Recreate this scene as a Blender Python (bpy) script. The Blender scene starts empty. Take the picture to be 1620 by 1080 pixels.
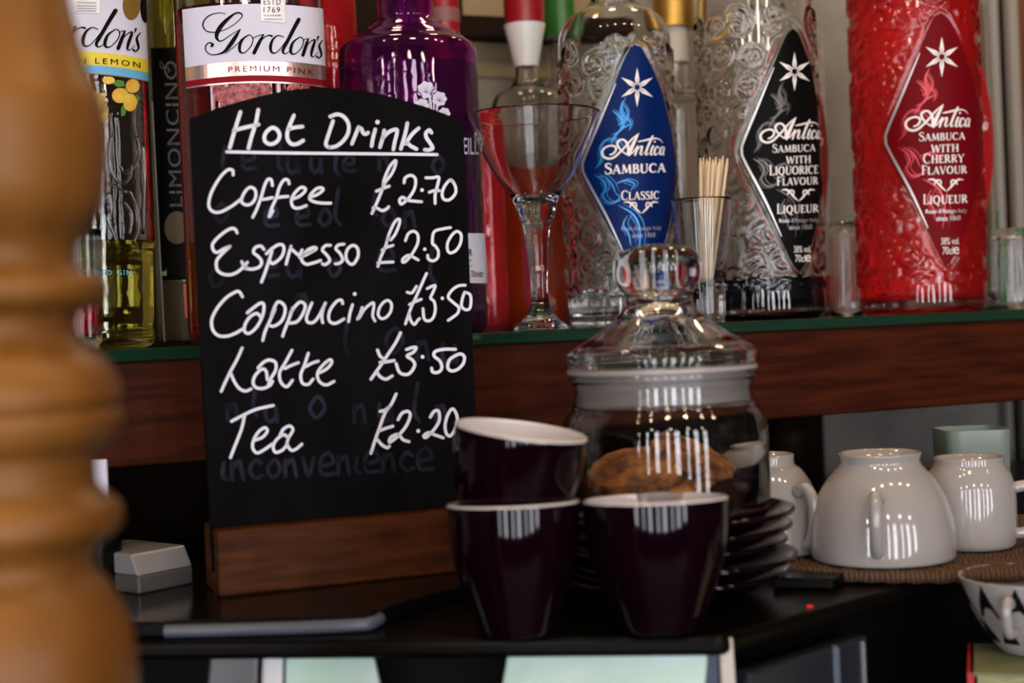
import bpy, bmesh, math, random
import numpy as np
from mathutils import Vector, Matrix, noise as mnoise

random.seed(7)
SC = bpy.context.scene
COL = SC.collection
F = 2250.0                      # focal length in pixels of the 1620 wide frame
CX, CY = 810.0, 540.0
PITCH, ROLL = 0.0124, 0.042
CAMZ = 1.35

# ------------------------------------------------------------ camera
_fw = Vector((0, math.cos(PITCH), -math.sin(PITCH)))
_u0 = Vector((0, math.sin(PITCH), math.cos(PITCH)))
_r0 = Vector((1, 0, 0))
CR = _r0 * math.cos(ROLL) - _u0 * math.sin(ROLL)
CU = _u0 * math.cos(ROLL) + _r0 * math.sin(ROLL)
CP = Vector((0, 0, CAMZ))
cam = bpy.data.cameras.new('camera')
cam.lens, cam.sensor_width, cam.sensor_fit = F / 1620 * 36, 36, 'HORIZONTAL'
cam.clip_start, cam.clip_end = 0.02, 50
cam.dof.use_dof, cam.dof.focus_distance, cam.dof.aperture_fstop = True, 0.86, 5.6
camo = bpy.data.objects.new('camera', cam)
m = Matrix((CR, CU, -_fw)).transposed().to_4x4()
m.translation = CP
camo.matrix_world = m
COL.objects.link(camo)
SC.camera = camo

# ------------------------------------------------------------ world, lights, exposure
W = bpy.data.worlds.new('world')
SC.world = W
W.use_nodes = True
W.node_tree.nodes['Background'].inputs[0].default_value = (0.9, 0.85, 1.0, 1)
W.node_tree.nodes['Background'].inputs[1].default_value = 0.05
SC.view_settings.view_transform = 'Standard'
SC.view_settings.look = 'None'
SC.view_settings.gamma = 1
SC.view_settings.use_curve_mapping = False
SC.view_settings.exposure = 0.0
SC.cycles.max_bounces = 16
SC.cycles.transmission_bounces = 14
SC.cycles.glossy_bounces = 6
SC.cycles.diffuse_bounces = 3
SC.cycles.transparent_max_bounces = 12
SC.cycles.sample_clamp_indirect = 6.0
SC.cycles.blur_glossy = 0.3
WINDOW_L = 13.0                 # daylight through the room's windows, behind the camera
LAMP_W = 6.0                    # row of warm ceiling spots

def lamp(name, loc, watts, col, rad):
    l = bpy.data.lights.new(name, 'POINT')
    l.energy, l.color, l.shadow_soft_size = watts, col, rad
    o = bpy.data.objects.new(name, l)
    o.location = loc
    COL.objects.link(o)
for i in range(6):
    lamp('ceiling_spot', (-0.55 + 0.32 * i, 0.05 + 0.05 * i, 2.35), LAMP_W, (1.0, 0.72, 0.42), 0.035)
for i in range(4):      # unseen warm lights added over the bottle shelf for sparkle in the glass
    lamp('added_shelf_light', (-0.12 + 0.2 * i, 0.98 + 0.08 * i, 2.0), 1.6, (1.0, 0.74, 0.45), 0.03)
for i in range(5):      # unseen lamps added behind the camera to raise highlights on the bottles
    lamp('added_sparkle_light', (-1.1 + 0.6 * i, -0.9, 1.95), 4.5, (1.0, 0.86, 0.7), 0.06)
lamp('blue_lamp', (-0.25, -1.2, 1.75), 0.6, (0.35, 0.35, 1.0), 0.03)

# ------------------------------------------------------------ pixel / world helpers
def ray(px, py):
    return _fw + CR * ((px - CX) / F) + CU * ((CY - py) / F)
def at(px, py, d):
    r = ray(px, py)
    return CP + r * (d / r.y)
def ground(px, py, z):
    r = ray(px, py)
    return CP + r * ((z - CAMZ) / r.z)
def on_plane(px, py, p0, nrm):
    r = ray(px, py)
    return CP + r * ((p0 - CP).dot(nrm) / r.dot(nrm))

# ------------------------------------------------------------ object helpers
def thing(name, label, cat, loc, group=None):
    o = bpy.data.objects.new(name, None)
    o.empty_display_size = 0.02
    o.location = loc
    COL.objects.link(o)
    o['label'] = label
    o['category'] = cat
    if group:
        o['group'] = group
    return o
def world_loc(o):
    v = Vector((0, 0, 0))
    while o is not None:
        v += Vector(o.location)
        o = o.parent
    return v
def mesh_obj(name, verts, faces, mats, parent=None, smooth=True, label=None, fmat=None, fix=True, loc=None, sharp=None):
    """verts in WORLD coordinates; one mesh object"""
    me = bpy.data.meshes.new(name)
    off = world_loc(parent) if parent else Vector((0, 0, 0))
    if loc is not None:
        loc = Vector(loc)
        off = loc + Vector((0, 0, 0)) if not parent else loc
    V = np.array([tuple(v) for v in verts], dtype=float) - np.array(off)
    me.from_pydata(V.tolist(), [], [tuple(f) for f in faces])
    if not isinstance(mats, (list, tuple)):
        mats = [mats]
    for mm in mats:
        me.materials.append(mm)
    if fmat is not None:
        me.polygons.foreach_set('material_index', list(fmat))
    if fix:
        bm = bmesh.new(); bm.from_mesh(me)
        bmesh.ops.remove_doubles(bm, verts=bm.verts, dist=1e-6)
        bmesh.ops.recalc_face_normals(bm, faces=bm.faces)
        bm.to_mesh(me); bm.free()
    if smooth:
        me.polygons.foreach_set('use_smooth', [True] * len(me.polygons))
        if sharp:
            me.set_sharp_from_angle(angle=sharp)
    o = bpy.data.objects.new(name, me)
    COL.objects.link(o)
    if parent:
        o.parent = parent
        if loc is not None:
            o.location = loc - world_loc(parent)
    elif loc is not None:
        o.location = loc
    if label:
        o['label'] = label
    return o
def top(o, label=None, cat=None, group=None, kind=None):
    if label: o['label'] = label
    if cat: o['category'] = cat
    if group: o['group'] = group
    if kind: o['kind'] = kind
    return o
def copy_tree(o, parent=None):
    c = o.copy()
    COL.objects.link(c)
    c.parent = parent
    for ch in list(o.children):
        copy_tree(ch, c)
    return c
def box(x0, x1, y0, y1, z0, z1):
    v = [(x, y, z) for z in (z0, z1) for y in (y0, y1) for x in (x0, x1)]
    f = [(0, 2, 3, 1), (4, 5, 7, 6), (0, 1, 5, 4), (2, 6, 7, 3), (0, 4, 6, 2), (1, 3, 7, 5)]
    return v, f
def obox(o, ex, ey, a0, a1, b0, b1, z0, z1):
    """box in a frame with axes ex, ey (2D unit vectors) from o"""
    v, f = box(a0, a1, b0, b1, z0, z1)
    return [(o[0] + ex[0] * a + ey[0] * b, o[1] + ex[1] * a + ey[1] * b, z) for a, b, z in v], f
def prism(poly, z0, z1):
    n = len(poly)
    v = [(p[0], p[1], z0) for p in poly] + [(p[0], p[1], z1) for p in poly]
    f = [tuple(range(n))[::-1], tuple(range(n, 2 * n))]
    f += [(i, (i + 1) % n, n + (i + 1) % n, n + i) for i in range(n)]
    return v, f
def bevel(o, w, seg=2):
    b = o.modifiers.new('bevel', 'BEVEL')
    b.width, b.segments, b.limit_method, b.angle_limit = w, seg, 'ANGLE', 0.6
    b.harden_normals = False
    return o
def supe(a, n):
    c, s = math.cos(a), math.sin(a)
    e = 2.0 / n
    return math.copysign(abs(c) ** e, c), math.copysign(abs(s) ** e, s)
def lathe(prof, base, seg=64, n=2.0, ratio=1.0, rot=0.0, tilt=None):
    """revolve (r, z) about the vertical through base; r=0 ends become poles"""
    V, Fc, rows = [], [], []
    cs = [supe(2 * math.pi * k / seg, n) for k in range(seg)]
    for r, z in prof:
        if r < 1e-7:
            rows.append([len(V)]); V.append((0, 0, z))
        else:
            rows.append(list(range(len(V), len(V) + seg)))
            V += [(r * c, r * ratio * s, z) for c, s in cs]
    for a, b in zip(rows[:-1], rows[1:]):
        for k in range(seg):
            k2 = (k + 1) % seg
            if len(a) == 1 and len(b) == 1: continue
            if len(a) == 1: Fc.append((a[0], b[k2], b[k]))
            elif len(b) == 1: Fc.append((a[k], a[k2], b[0]))
            else: Fc.append((a[k], a[k2], b[k2], b[k]))
    M = Matrix.Rotation(rot, 3, 'Z')
    if tilt is not None: M = tilt @ M
    bv = Vector(base)
    return [M @ Vector(v) + bv for v in V], Fc
def cr(pts, per=8, closed=False):
    """Catmull-Rom through points of any dimension"""
    P = [np.array(p, float) for p in pts]
    if len(P) == 2:
        return [P[0] + (P[1] - P[0]) * t for t in np.linspace(0, 1, per + 1)]
    if closed and np.allclose(P[0], P[-1]): P = P[:-1]
    n = len(P); out = []
    for i in range(n if closed else n - 1):
        if closed: a, b, c, d = P[i - 1], P[i], P[(i + 1) % n], P[(i + 2) % n]
        else:
            b, c = P[i], P[i + 1]
            a = P[i - 1] if i else 2 * b - c
            d = P[i + 2] if i + 2 < n else 2 * c - b
        for k in range(per):
            t = k / per
            out.append(0.5 * (2 * b + (c - a) * t + (2 * a - 5 * b + 4 * c - d) * t * t + (3 * b - a - 3 * c + d) * t ** 3))
    out.append(out[0].copy() if closed else P[-1])
    return out
def smooth_prof(pts, per=5):
    return [(max(0.0, float(p[0])), float(p[1])) for p in cr(pts, per)]
def tube(pts, rad, seg=10, closed=False, flat=1.0):
    P = [Vector(p) for p in pts]; n = len(P)
    V, Fc = [], []
    up = Vector((0, 0, 1)); prev = None
    for i, p in enumerate(P):
        t = (P[min(i + 1, n - 1)] - P[max(i - 1, 0)]).normalized()
        a = t.cross(up) if prev is None else prev - t * prev.dot(t)
        if a.length < 1e-4: a = t.cross(Vector((1, 0, 0)))
        a.normalize(); prev = a
        b = t.cross(a)
        r = rad[i] if hasattr(rad, '__len__') else rad
        for k in range(seg):
            an = 2 * math.pi * k / seg
            V.append(p + a * (math.cos(an) * r) + b * (math.sin(an) * r * flat))
    for i in range(n - 1):
        for k in range(seg):
            k2 = (k + 1) % seg
            Fc.append((i * seg + k, i * seg + k2, (i + 1) * seg + k2, (i + 1) * seg + k))
    Fc.append(tuple(range(seg))[::-1]); Fc.append(tuple(range((n - 1) * seg, n * seg)))
    return V, Fc
class MB:
    """collects flat artwork in pixel space"""
    def __init__(s): s.v = []; s.f = []
    def add(s, v, f):
        k = len(s.v); s.v += v; s.f += [tuple(i + k for i in q) for q in f]
    def ribbon(s, pts, w, per=7, closed=False, cap=True):
        if len(pts[0]) == 2: pts = [(p[0], p[1], w) for p in pts]
        else: pts = [(p[0], p[1], p[2] * w) for p in pts]
        P = cr(pts, per, closed)
        n = len(P); v = []
        for i, p in enumerate(P):
            if closed: t = P[(i + 1) % (n - 1)] - P[(i - 1) % (n - 1)]
            else: t = P[min(i + 1, n - 1)] - P[max(i - 1, 0)]
            l = math.hypot(t[0], t[1]) or 1
            nx, ny = -t[1] / l, t[0] / l
            h = max(p[2], 0.05) / 2
            v += [(p[0] + nx * h, p[1] + ny * h), (p[0] - nx * h, p[1] - ny * h)]
        f = [(2 * i, 2 * i + 1, 2 * i + 3, 2 * i + 2) for i in range(n - 1)]
        s.add(v, f)
        if cap and not closed:
            s.dot(P[0][0], P[0][1], P[0][2] / 2, 10); s.dot(P[-1][0], P[-1][1], P[-1][2] / 2, 10)
    def dot(s, x, y, r, n=14, ry=None):
        ry = ry or r
        if r > 5:
            v = [(x, y)]; f = [(0, 1 + k, 1 + (k + 1) % n) for k in range(n)]; m_ = 5
            for j in range(1, m_ + 1): v += [(x + r * j / m_ * math.cos(2 * math.pi * k / n), y + ry * j / m_ * math.sin(2 * math.pi * k / n)) for k in range(n)]
            for j in range(m_ - 1): f += [(1 + j * n + k, 1 + (j + 1) * n + k, 1 + (j + 1) * n + (k + 1) % n, 1 + j * n + (k + 1) % n) for k in range(n)]
            s.add(v, f); return
        s.add([(x, y)] + [(x + r * math.cos(2 * math.pi * k / n), y + ry * math.sin(2 * math.pi * k / n)) for k in range(n)],
              [(0, 1 + k, 1 + (k + 1) % n) for k in range(n)])
    def poly(s, pts):
        c = (sum(p[0] for p in pts) / len(pts), sum(p[1] for p in pts) / len(pts)); n = len(pts)
        v = [c]; f = [(0, 1 + k, 1 + (k + 1) % n) for k in range(n)]; m_ = 4
        for j in range(1, m_ + 1): v += [(c[0] + (p[0] - c[0]) * j / m_, c[1] + (p[1] - c[1]) * j / m_) for p in pts]
        for j in range(m_ - 1): f += [(1 + j * n + k, 1 + (j + 1) * n + k, 1 + (j + 1) * n + (k + 1) % n, 1 + j * n + (k + 1) % n) for k in range(n)]
        s.add(v, f)
    def patch(s, A, B, n=40, mm=24):
        """ruled patch between two polylines of px points"""
        def rs(L):
            L = np.array(L, float); d = np.r_[0, np.cumsum(np.hypot(*np.diff(L, axis=0).T))]
            q = np.linspace(0, d[-1], n); return np.c_[np.interp(q, d, L[:, 0]), np.interp(q, d, L[:, 1])]
        a, b = rs(A), rs(B); v = []
        for i in range(n):
            for j in range(mm):
                t = j / (mm - 1); p = a[i] * (1 - t) + b[i] * t; v.append((p[0], p[1]))
        s.add(v, [(i * mm + j, i * mm + j + 1, (i + 1) * mm + j + 1, (i + 1) * mm + j) for i in range(n - 1) for j in range(mm - 1)])
    def text(s, txt, x0, x1, yc, h, yfun=None, bold=0.0, spacing=1.0, rot=None):
        cu = bpy.data.curves.new('t', 'FONT'); cu.body = txt; cu.resolution_u = 3; cu.offset = bold; cu.space_character = spacing
        o = bpy.data.objects.new('t', cu); COL.objects.link(o)
        me = o.to_mesh()
        v = np.array([q.co[:2] for q in me.vertices]); f = [tuple(p.vertices) for p in me.polygons]
        o.to_mesh_clear(); bpy.data.objects.remove(o); bpy.data.curves.remove(cu)
        lo, hi = v.min(0), v.max(0)
        X = x0 + (v[:, 0] - lo[0]) / (hi[0] - lo[0]) * (x1 - x0)
        Y = yc + h / 2 - (v[:, 1] - lo[1]) / (hi[1] - lo[1]) * h
        if yfun is not None: Y = Y + np.array([yfun(x) for x in X])
        if rot is not None:     # rot=(cx,cy,angle)
            c_, s_ = math.cos(rot[2]), math.sin(rot[2]); dx, dy = X - rot[0], Y - rot[1]
            X, Y = rot[0] + c_ * dx - s_ * dy, rot[1] + s_ * dx + c_ * dy
        s.add(list(zip(X.tolist(), Y.tolist())), f)
    def xf(s, fn):
        s.v = [fn(*p) for p in s.v]; return s
    def build(s, name, mat, parent, mapper, lift=0.0, label=None):
        return mesh_obj(name, [mapper(x, y, lift) for x, y in s.v], s.f, mat, parent, smooth=False, label=label, fix=False)

# ------------------------------------------------------------ materials
def P(name, col, rough=0.5, metal=0.0, spec=0.5, coat=0.0, trans=0.0, ior=1.5, alpha=1.0):
    mt = bpy.data.materials.new(name); mt.use_nodes = True
    b = mt.node_tree.nodes['Principled BSDF']
    b.inputs['Base Color'].default_value = (*col, 1)
    b.inputs['Roughness'].default_value = rough
    b.inputs['Metallic'].default_value = metal
    b.inputs['Specular IOR Level'].default_value = spec
    b.inputs['Coat Weight'].default_value = coat
    b.inputs['Coat Roughness'].default_value = 0.05
    b.inputs['Transmission Weight'].default_value = trans
    b.inputs['IOR'].default_value = ior
    return mt
def nodes(mt): return mt.node_tree.nodes, mt.node_tree.links, mt.node_tree.nodes['Principled BSDF']
def ramp_noise(mt, c1, c2, scale, stretch=(1, 1, 1), detail=4, dist=0.0, bump=0.0, lo=0.35, hi=0.65, bscale=None):
    n, l, b = nodes(mt)
    tc = n.new('ShaderNodeTexCoord'); mp = n.new('ShaderNodeMapping'); mp.inputs['Scale'].default_value = stretch
    nz = n.new('ShaderNodeTexNoise'); nz.inputs['Scale'].default_value = scale; nz.inputs['Detail'].default_value = detail
    nz.inputs['Distortion'].default_value = dist
    rp = n.new('ShaderNodeValToRGB')
    rp.color_ramp.elements[0].color = (*c1, 1); rp.color_ramp.elements[1].color = (*c2, 1)
    rp.color_ramp.elements[0].position, rp.color_ramp.elements[1].position = lo, hi
    l.new(tc.outputs['Object'], mp.inputs['Vector']); l.new(mp.outputs[0], nz.inputs['Vector'])
    l.new(nz.outputs['Fac'], rp.inputs[0]); l.new(rp.outputs[0], b.inputs['Base Color'])
    if bump:
        bp = n.new('ShaderNodeBump'); bp.inputs['Strength'].default_value = bump; bp.inputs['Distance'].default_value = 0.002
        l.new(nz.outputs['Fac'], bp.inputs['Height']); l.new(bp.outputs[0], b.inputs['Normal'])
    return mt
def bump(mt, scale, strength, dist=0.001, vor=False):
    n, l, b = nodes(mt)
    tc = n.new('ShaderNodeTexCoord')
    nz = n.new('ShaderNodeTexVoronoi' if vor else 'ShaderNodeTexNoise'); nz.inputs['Scale'].default_value = scale
    bp = n.new('ShaderNodeBump'); bp.inputs['Strength'].default_value = strength; bp.inputs['Distance'].default_value = dist
    l.new(tc.outputs['Object'], nz.inputs['Vector'])
    l.new(nz.outputs[0], bp.inputs['Height']); l.new(bp.outputs[0], b.inputs['Normal'])
    return mt

M_glass = P('clear_glass', (0.98, 0.985, 0.98), 0.0, trans=1, ior=1.47)
M_glass2 = bump(P('rippled_glass', (0.97, 0.97, 0.96), 0.0, trans=1, ior=1.47), 60, 0.3)
M_shelfglass = P('green_edged_glass', (0.10, 0.36, 0.22), 0.03, trans=0.93, ior=1.5)
M_redglass = bump(P('red_glass', (0.9, 0.06, 0.08), 0.02, trans=0.85, ior=1.45), 80, 0.5)
M_purpleglass = bump(P('purple_glass', (0.50, 0.04, 0.46), 0.02, trans=0.97, ior=1.47), 55, 0.35)
M_cherry = bump(P('cherry_liquid', (1.0, 0.022, 0.022), 0.02, trans=0.74, ior=1.36), 120, 0.9, 0.003)
M_pink = P('pink_gin_liquid', (0.75, 0.03, 0.04), 0.02, trans=0.9, ior=1.36)
M_lemonliq = P('pale_yellow_liquid', (0.62, 0.56, 0.12), 0.02, trans=0.98, ior=1.36)
M_limonliq = P('yellow_green_liquid', (0.52, 0.46, 0.03), 0.05, trans=0.7, ior=1.36)
M_blackliq = P('black_liquid', (0.004, 0.003, 0.004), 0.03, ior=1.36)
M_orangeliq = P('red_orange_liquid', (0.85, 0.10, 0.02), 0.03, trans=0.5, ior=1.36)
M_greenliq = P('green_liquid', (0.02, 0.45, 0.07), 0.03, trans=0.4, ior=1.36)
M_clearliq = P('clear_spirit', (0.97, 0.97, 0.96), 0.0, trans=1, ior=1.36)
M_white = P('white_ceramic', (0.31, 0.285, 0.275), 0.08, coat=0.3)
M_cupin = P('white_cup_glaze', (0.66, 0.60, 0.61), 0.10, coat=0.3)
M_purple = P('aubergine_glaze', (0.0045, 0.0004, 0.0026), 0.06, spec=0.34)
M_board = ramp_noise(P('blackboard_paint', (0.006, 0.006, 0.007), 0.6, spec=0.02), (0.0028, 0.0024, 0.0024), (0.0055, 0.0055, 0.007), 22, (1, 1, 0.35))
M_chalk = P('white_chalk_ink', (0.70, 0.70, 0.84), 0.6, spec=0.2)
M_ghost = ramp_noise(P('rubbed_out_chalk', (0.014, 0.015, 0.028), 0.6, spec=0.07), (0.005, 0.005, 0.008), (0.017, 0.018, 0.036), 60)
M_basewood = ramp_noise(P('brown_stand_wood', (0.10, 0.03, 0.01), 0.5, spec=0.08), (0.030, 0.0075, 0.0015), (0.066, 0.0185, 0.004), 30, (1, 1, 6))
M_fascia = ramp_noise(P('mahogany_shelf_wood', (0.06, 0.012, 0.005), 0.5, spec=0.06), (0.026, 0.0045, 0.0015), (0.056, 0.011, 0.0035), 18, (1, 1, 10))
M_post = ramp_noise(P('turned_oak', (0.35, 0.15, 0.04), 0.4, spec=0.25), (0.150, 0.054, 0.009), (0.255, 0.102, 0.019), 14, (1, 1, 0.25), dist=0.6)
M_dark = P('dark_brown_wood', (0.010, 0.004, 0.002), 0.5, spec=0.06)
M_blackgloss = P('black_gloss_plastic', (0.003, 0.0025, 0.002), 0.25, spec=0.09)
M_blackmatt = P('black_matt_plastic', (0.003, 0.003, 0.003), 0.5, spec=0.05)
M_steel = ramp_noise(P('mint_reflection_panel', (0.46, 0.66, 0.55), 0.35), (0.40, 0.58, 0.48), (0.50, 0.60, 0.62), 14, dist=1.5, lo=0.45, hi=0.7)  # mint and pale streaks: reflections on steel painted into the base colour
M_steel2 = P('grey_steel', (0.62, 0.64, 0.68), 0.2, metal=1)
M_wall = ramp_noise(P('grey_plaster', (0.3, 0.27, 0.24), 0.9), (0.135, 0.122, 0.108), (0.245, 0.222, 0.196), 9, bump=0.2)
M_beige = P('beige_paint', (0.20, 0.155, 0.085), 0.8)
M_room = P('dark_room_paint', (0.035, 0.028, 0.025), 0.9)
M_floor = ramp_noise(P('wooden_floor', (0.1, 0.05, 0.02), 0.5), (0.03, 0.015, 0.007), (0.06, 0.03, 0.013), 6, (1, 8, 1))
M_counter = P('dark_counter', (0.006, 0.004, 0.003), 0.5, spec=0.08)
M_paper = P('white_label_paper', (0.62, 0.62, 0.76), 0.55, spec=0.2)
M_ink = P('black_label_ink', (0.004, 0.004, 0.005), 0.6, spec=0.05)
M_rosegold = P('rose_gold_foil', (0.72, 0.50, 0.46), 0.28, metal=0.85)
M_silver = P('silver_foil', (0.60, 0.58, 0.58), 0.42, metal=0.7)
M_redstripe = P('red_stripe', (0.22, 0.004, 0.012), 0.5, spec=0.1)
M_redink = P('dark_red_ink', (0.13, 0.004, 0.01), 0.6, spec=0.05)
M_yellow = P('yellow_band', (0.75, 0.60, 0.04), 0.5)
M_blueband = P('sky_blue_band', (0.12, 0.42, 0.72), 0.5)
M_gold = P('gold_seal', (0.28, 0.16, 0.03), 0.4, metal=0.4)
M_goldcap = P('gold_cap', (0.55, 0.30, 0.06), 0.3, metal=0.8)
M_lblack = P('black_label', (0.003, 0.003, 0.003), 0.45, spec=0.05)
M_lred = P('red_label', (0.135, 0.002, 0.005), 0.45, spec=0.06)
M_lred2 = P('bright_red_label', (0.42, 0.008, 0.010), 0.4)
M_lblue = P('blue_label', (0.001, 0.013, 0.095), 0.4, spec=0.08)
M_ornblue = P('blue_scroll_foil', (0.02, 0.22, 0.55), 0.3, metal=0.3)
M_ornred = P('red_scroll_foil', (0.48, 0.03, 0.05), 0.3, metal=0.3)
M_orngrey = P('grey_scroll_foil', (0.10, 0.085, 0.08), 0.3, metal=0.3)
M_print = P('white_print', (0.84, 0.79, 0.78), 0.5)
M_grey = P('grey_print', (0.30, 0.30, 0.36), 0.5)
M_purpleink = P('purple_ink', (0.10, 0.02, 0.22), 0.5)
M_lemon = ramp_noise(P('lemon_print', (0.8, 0.55, 0.08), 0.5), (0.66, 0.26, 0.025), (0.74, 0.54, 0.07), 90)
M_leaf = P('leaf_print', (0.05, 0.22, 0.03), 0.5)
M_straw = ramp_noise(P('straw_print', (0.5, 0.38, 0.06), 0.5), (0.30, 0.20, 0.03), (0.72, 0.58, 0.14), 160)
M_berry = bump(ramp_noise(P('raspberry_print', (0.5, 0.08, 0.1), 0.3), (0.11, 0.003, 0.005), (0.52, 0.13, 0.14), 260), 500, 0.6, vor=True)
M_pick = ramp_noise(P('pale_pick_wood', (0.62, 0.46, 0.28), 0.6), (0.5, 0.35, 0.2), (0.7, 0.54, 0.36), 40, (1, 1, 0.2))
M_cookie = bump(ramp_noise(P('baked_cookie', (0.4, 0.15, 0.04), 0.75), (0.10, 0.022, 0.004), (0.50, 0.19, 0.045), 90, lo=0.36, hi=0.64), 190, 1.0, 0.003)
M_seal = P('milky_seal', (0.50, 0.46, 0.44), 0.3, trans=0.35)
M_redcap = P('red_capsule', (0.26, 0.006, 0.012), 0.25, coat=0.3)
M_greencap = P('green_capsule', (0.02, 0.11, 0.015), 0.3)
M_plasticgreen = P('pale_green_plastic', (0.28, 0.35, 0.31), 0.25, trans=0.4)
M_page = ramp_noise(P('yellowed_pages', (0.3, 0.3, 0.13), 0.8), (0.22, 0.23, 0.10), (0.40, 0.39, 0.20), 200, (1, 1, 6))
M_redspine = P('red_cover', (0.4, 0.01, 0.015), 0.5)
M_copper = P('grey_stone_trim', (0.24, 0.22, 0.20), 0.7)
M_brownpost = ramp_noise(P('brown_wood_trim', (0.15, 0.06, 0.02), 0.5), (0.10, 0.035, 0.01), (0.20, 0.08, 0.03), 12, (1, 1, 0.2))

def woven():
    mt = P('seagrass_weave', (0.3, 0.14, 0.05), 0.8); n, l, b = nodes(mt)
    tc = n.new('ShaderNodeTexCoord')
    w = n.new('ShaderNodeTexWave'); w.inputs['Scale'].default_value = 130; w.inputs['Distortion'].default_value = 6
    w.inputs['Detail'].default_value = 3
    rp = n.new('ShaderNodeValToRGB'); rp.color_ramp.elements[0].color = (0.012, 0.005, 0.0015, 1); rp.color_ramp.elements[1].color = (0.105, 0.043, 0.013, 1)
    l.new(tc.outputs['Object'], w.inputs['Vector']); l.new(w.outputs['Fac'], rp.inputs[0]); l.new(rp.outputs[0], b.inputs['Base Color'])
    return mt
M_mat = woven()
def emis(name, col, s):
    mt = P(name, (0, 0, 0)); b = mt.node_tree.nodes['Principled BSDF']
    b.inputs['Emission Color'].default_value = (*col, 1); b.inputs['Emission Strength'].default_value = s
    return mt
M_day = emis('daylight_pane', (0.93, 0.94, 1.0), WINDOW_L)
M_led = emis('red_indicator', (1.0, 0.02, 0.02), 0.7)

# ------------------------------------------------------------ key planes
ZS = CAMZ - 0.005                       # glass shelf top
ZT = CAMZ - 0.1335                      # tray / mat top
ZM = ZT - 0.008                         # coffee machine top
E0 = Vector((-0.2088, 0.81))            # shelf front edge, left reference
ES = Vector((0.3744 + 0.2088, 1.04 - 0.81)).normalized()
NS = Vector((-ES.y, ES.x))              # towards the wall
def sh(a, b, z): return Vector((E0.x + ES.x * a + NS.x * b, E0.y + ES.y * a + NS.y * b, z))
WALLB = 0.34

# ------------------------------------------------------------ the setting
def structure(name, v, f, mt, smooth=False):
    return top(mesh_obj(name, v, f, mt, smooth=smooth), kind='structure')
structure('floor', *box(-2.6, 3.2, -2.5, 3.2, -0.05, 0.0), M_floor)
structure('ceiling', *box(-2.6, 3.2, -2.5, 3.2, 2.7, 2.75), M_room)
structure('wall_left', *box(-2.65, -2.6, -2.5, 3.2, 0, 2.7), M_room)
structure('wall_right', *box(3.2, 3.25, -2.5, 3.2, 0, 2.7), M_room)
structure('wall_front', *box(-2.6, 3.2, -2.55, -2.5, 0, 2.7), M_room)
structure('wall_back', *obox(E0, ES, NS, -2.0, 2.6, WALLB, WALLB + 0.05, 0, 2.7), M_wall)
for i, (x, w) in enumerate(((-2.15, 0.34), (-1.35, 0.16), (-0.72, 0.26), (-0.05, 0.16), (0.52, 0.30), (1.2, 0.16), (1.85, 0.34), (2.7, 0.4))):
    structure('window_%d' % (i + 1), *box(x - w / 2, x + w / 2, -2.495, -2.47, 0.62, 2.2), M_day)
    fv, ff = [], []
    for (a, b_, c, d_) in ((x - w / 2 - 0.05, x - w / 2, 0.57, 2.25), (x + w / 2, x + w / 2 + 0.05, 0.57, 2.25),
                         (x - w / 2, x + w / 2, 0.57, 0.62), (x - w / 2, x + w / 2, 2.2, 2.25), (x - w / 2, x + w / 2, 1.70, 1.73)):
        bv, bf = box(a, b_, -2.5, -2.44, c, d_); ff += [tuple(q + len(fv) for q in t) for t in bf]; fv += bv
    structure('trim_%d' % (i + 1), fv, ff, M_dark)
# trim strips on the right end of the back wall and the rail of a second shelf
def wall_strip(name, x0, x1, y0, y1, mt, th):
    """strip standing on the back wall, spanning pixel columns x0..x1"""
    p0 = sh(0, WALLB - 0.0005, 0); nn = Vector((NS.x, NS.y, 0))
    a = [on_plane(x0, 300, p0, nn), on_plane(x1, 300, p0, nn)]
    s = [(Vector((q.x, q.y)) - E0).dot(ES) for q in a]
    return structure(name, *obox(E0, ES, NS, s[0], s[1], WALLB - th, WALLB, y0, y1), mt)
wall_strip('trim_9', 1566, 1577, 0.0, 2.7, M_copper, 0.012)
wall_strip('trim_10', 1577, 1592, 0.0, 2.7, M_dark, 0.006)
wall_strip('trim_11', 1592, 1606, 0.0, 2.7, M_copper, 0.014)
wall_strip('trim_12', 1606, 1720, 0.0, 2.7, M_brownpost, 0.03)
zt0, zt1 = at(780, 56, 1.22).z, at(780, 24, 1.22).z
wall_strip('trim_13', 560, 1000, zt0, zt1, M_dark, 0.03)
zz = at(780, 112, 1.22).z
wall_strip('trim_14', 480, 960, zz, 2.3, M_beige, 0.003)

wall_strip('trim_15', -60, 742, ZS, 2.0, M_dark, 0.004)
wall_strip('trim_16', -60, 1285, 0.9, ZS - 0.03, M_dark, 0.004)

# back counter the machine stands on
ctr = thing('back_counter', 'dark back bar counter running under the coffee machine and shelf', 'counter', sh(0.3, 0.1, 0))
v, f = obox(E0, ES, NS, -1.3, 1.5, -0.33, WALLB - 0.005, 0.86, 0.90)
bevel(mesh_obj('worktop', v, f, M_counter, ctr, smooth=False), 0.004)
v, f = obox(E0, ES, NS, -1.28, 1.48, -0.30, WALLB - 0.005, 0.0, 0.859)
mesh_obj('cabinet_body', v, f, M_dark, ctr, smooth=False)
v, f = box(0.208, 0.45, 0.655, 0.722, 0.9005, 1.055)
mesh_obj('raised_ledge', v, f, M_counter, ctr, smooth=False)

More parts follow.
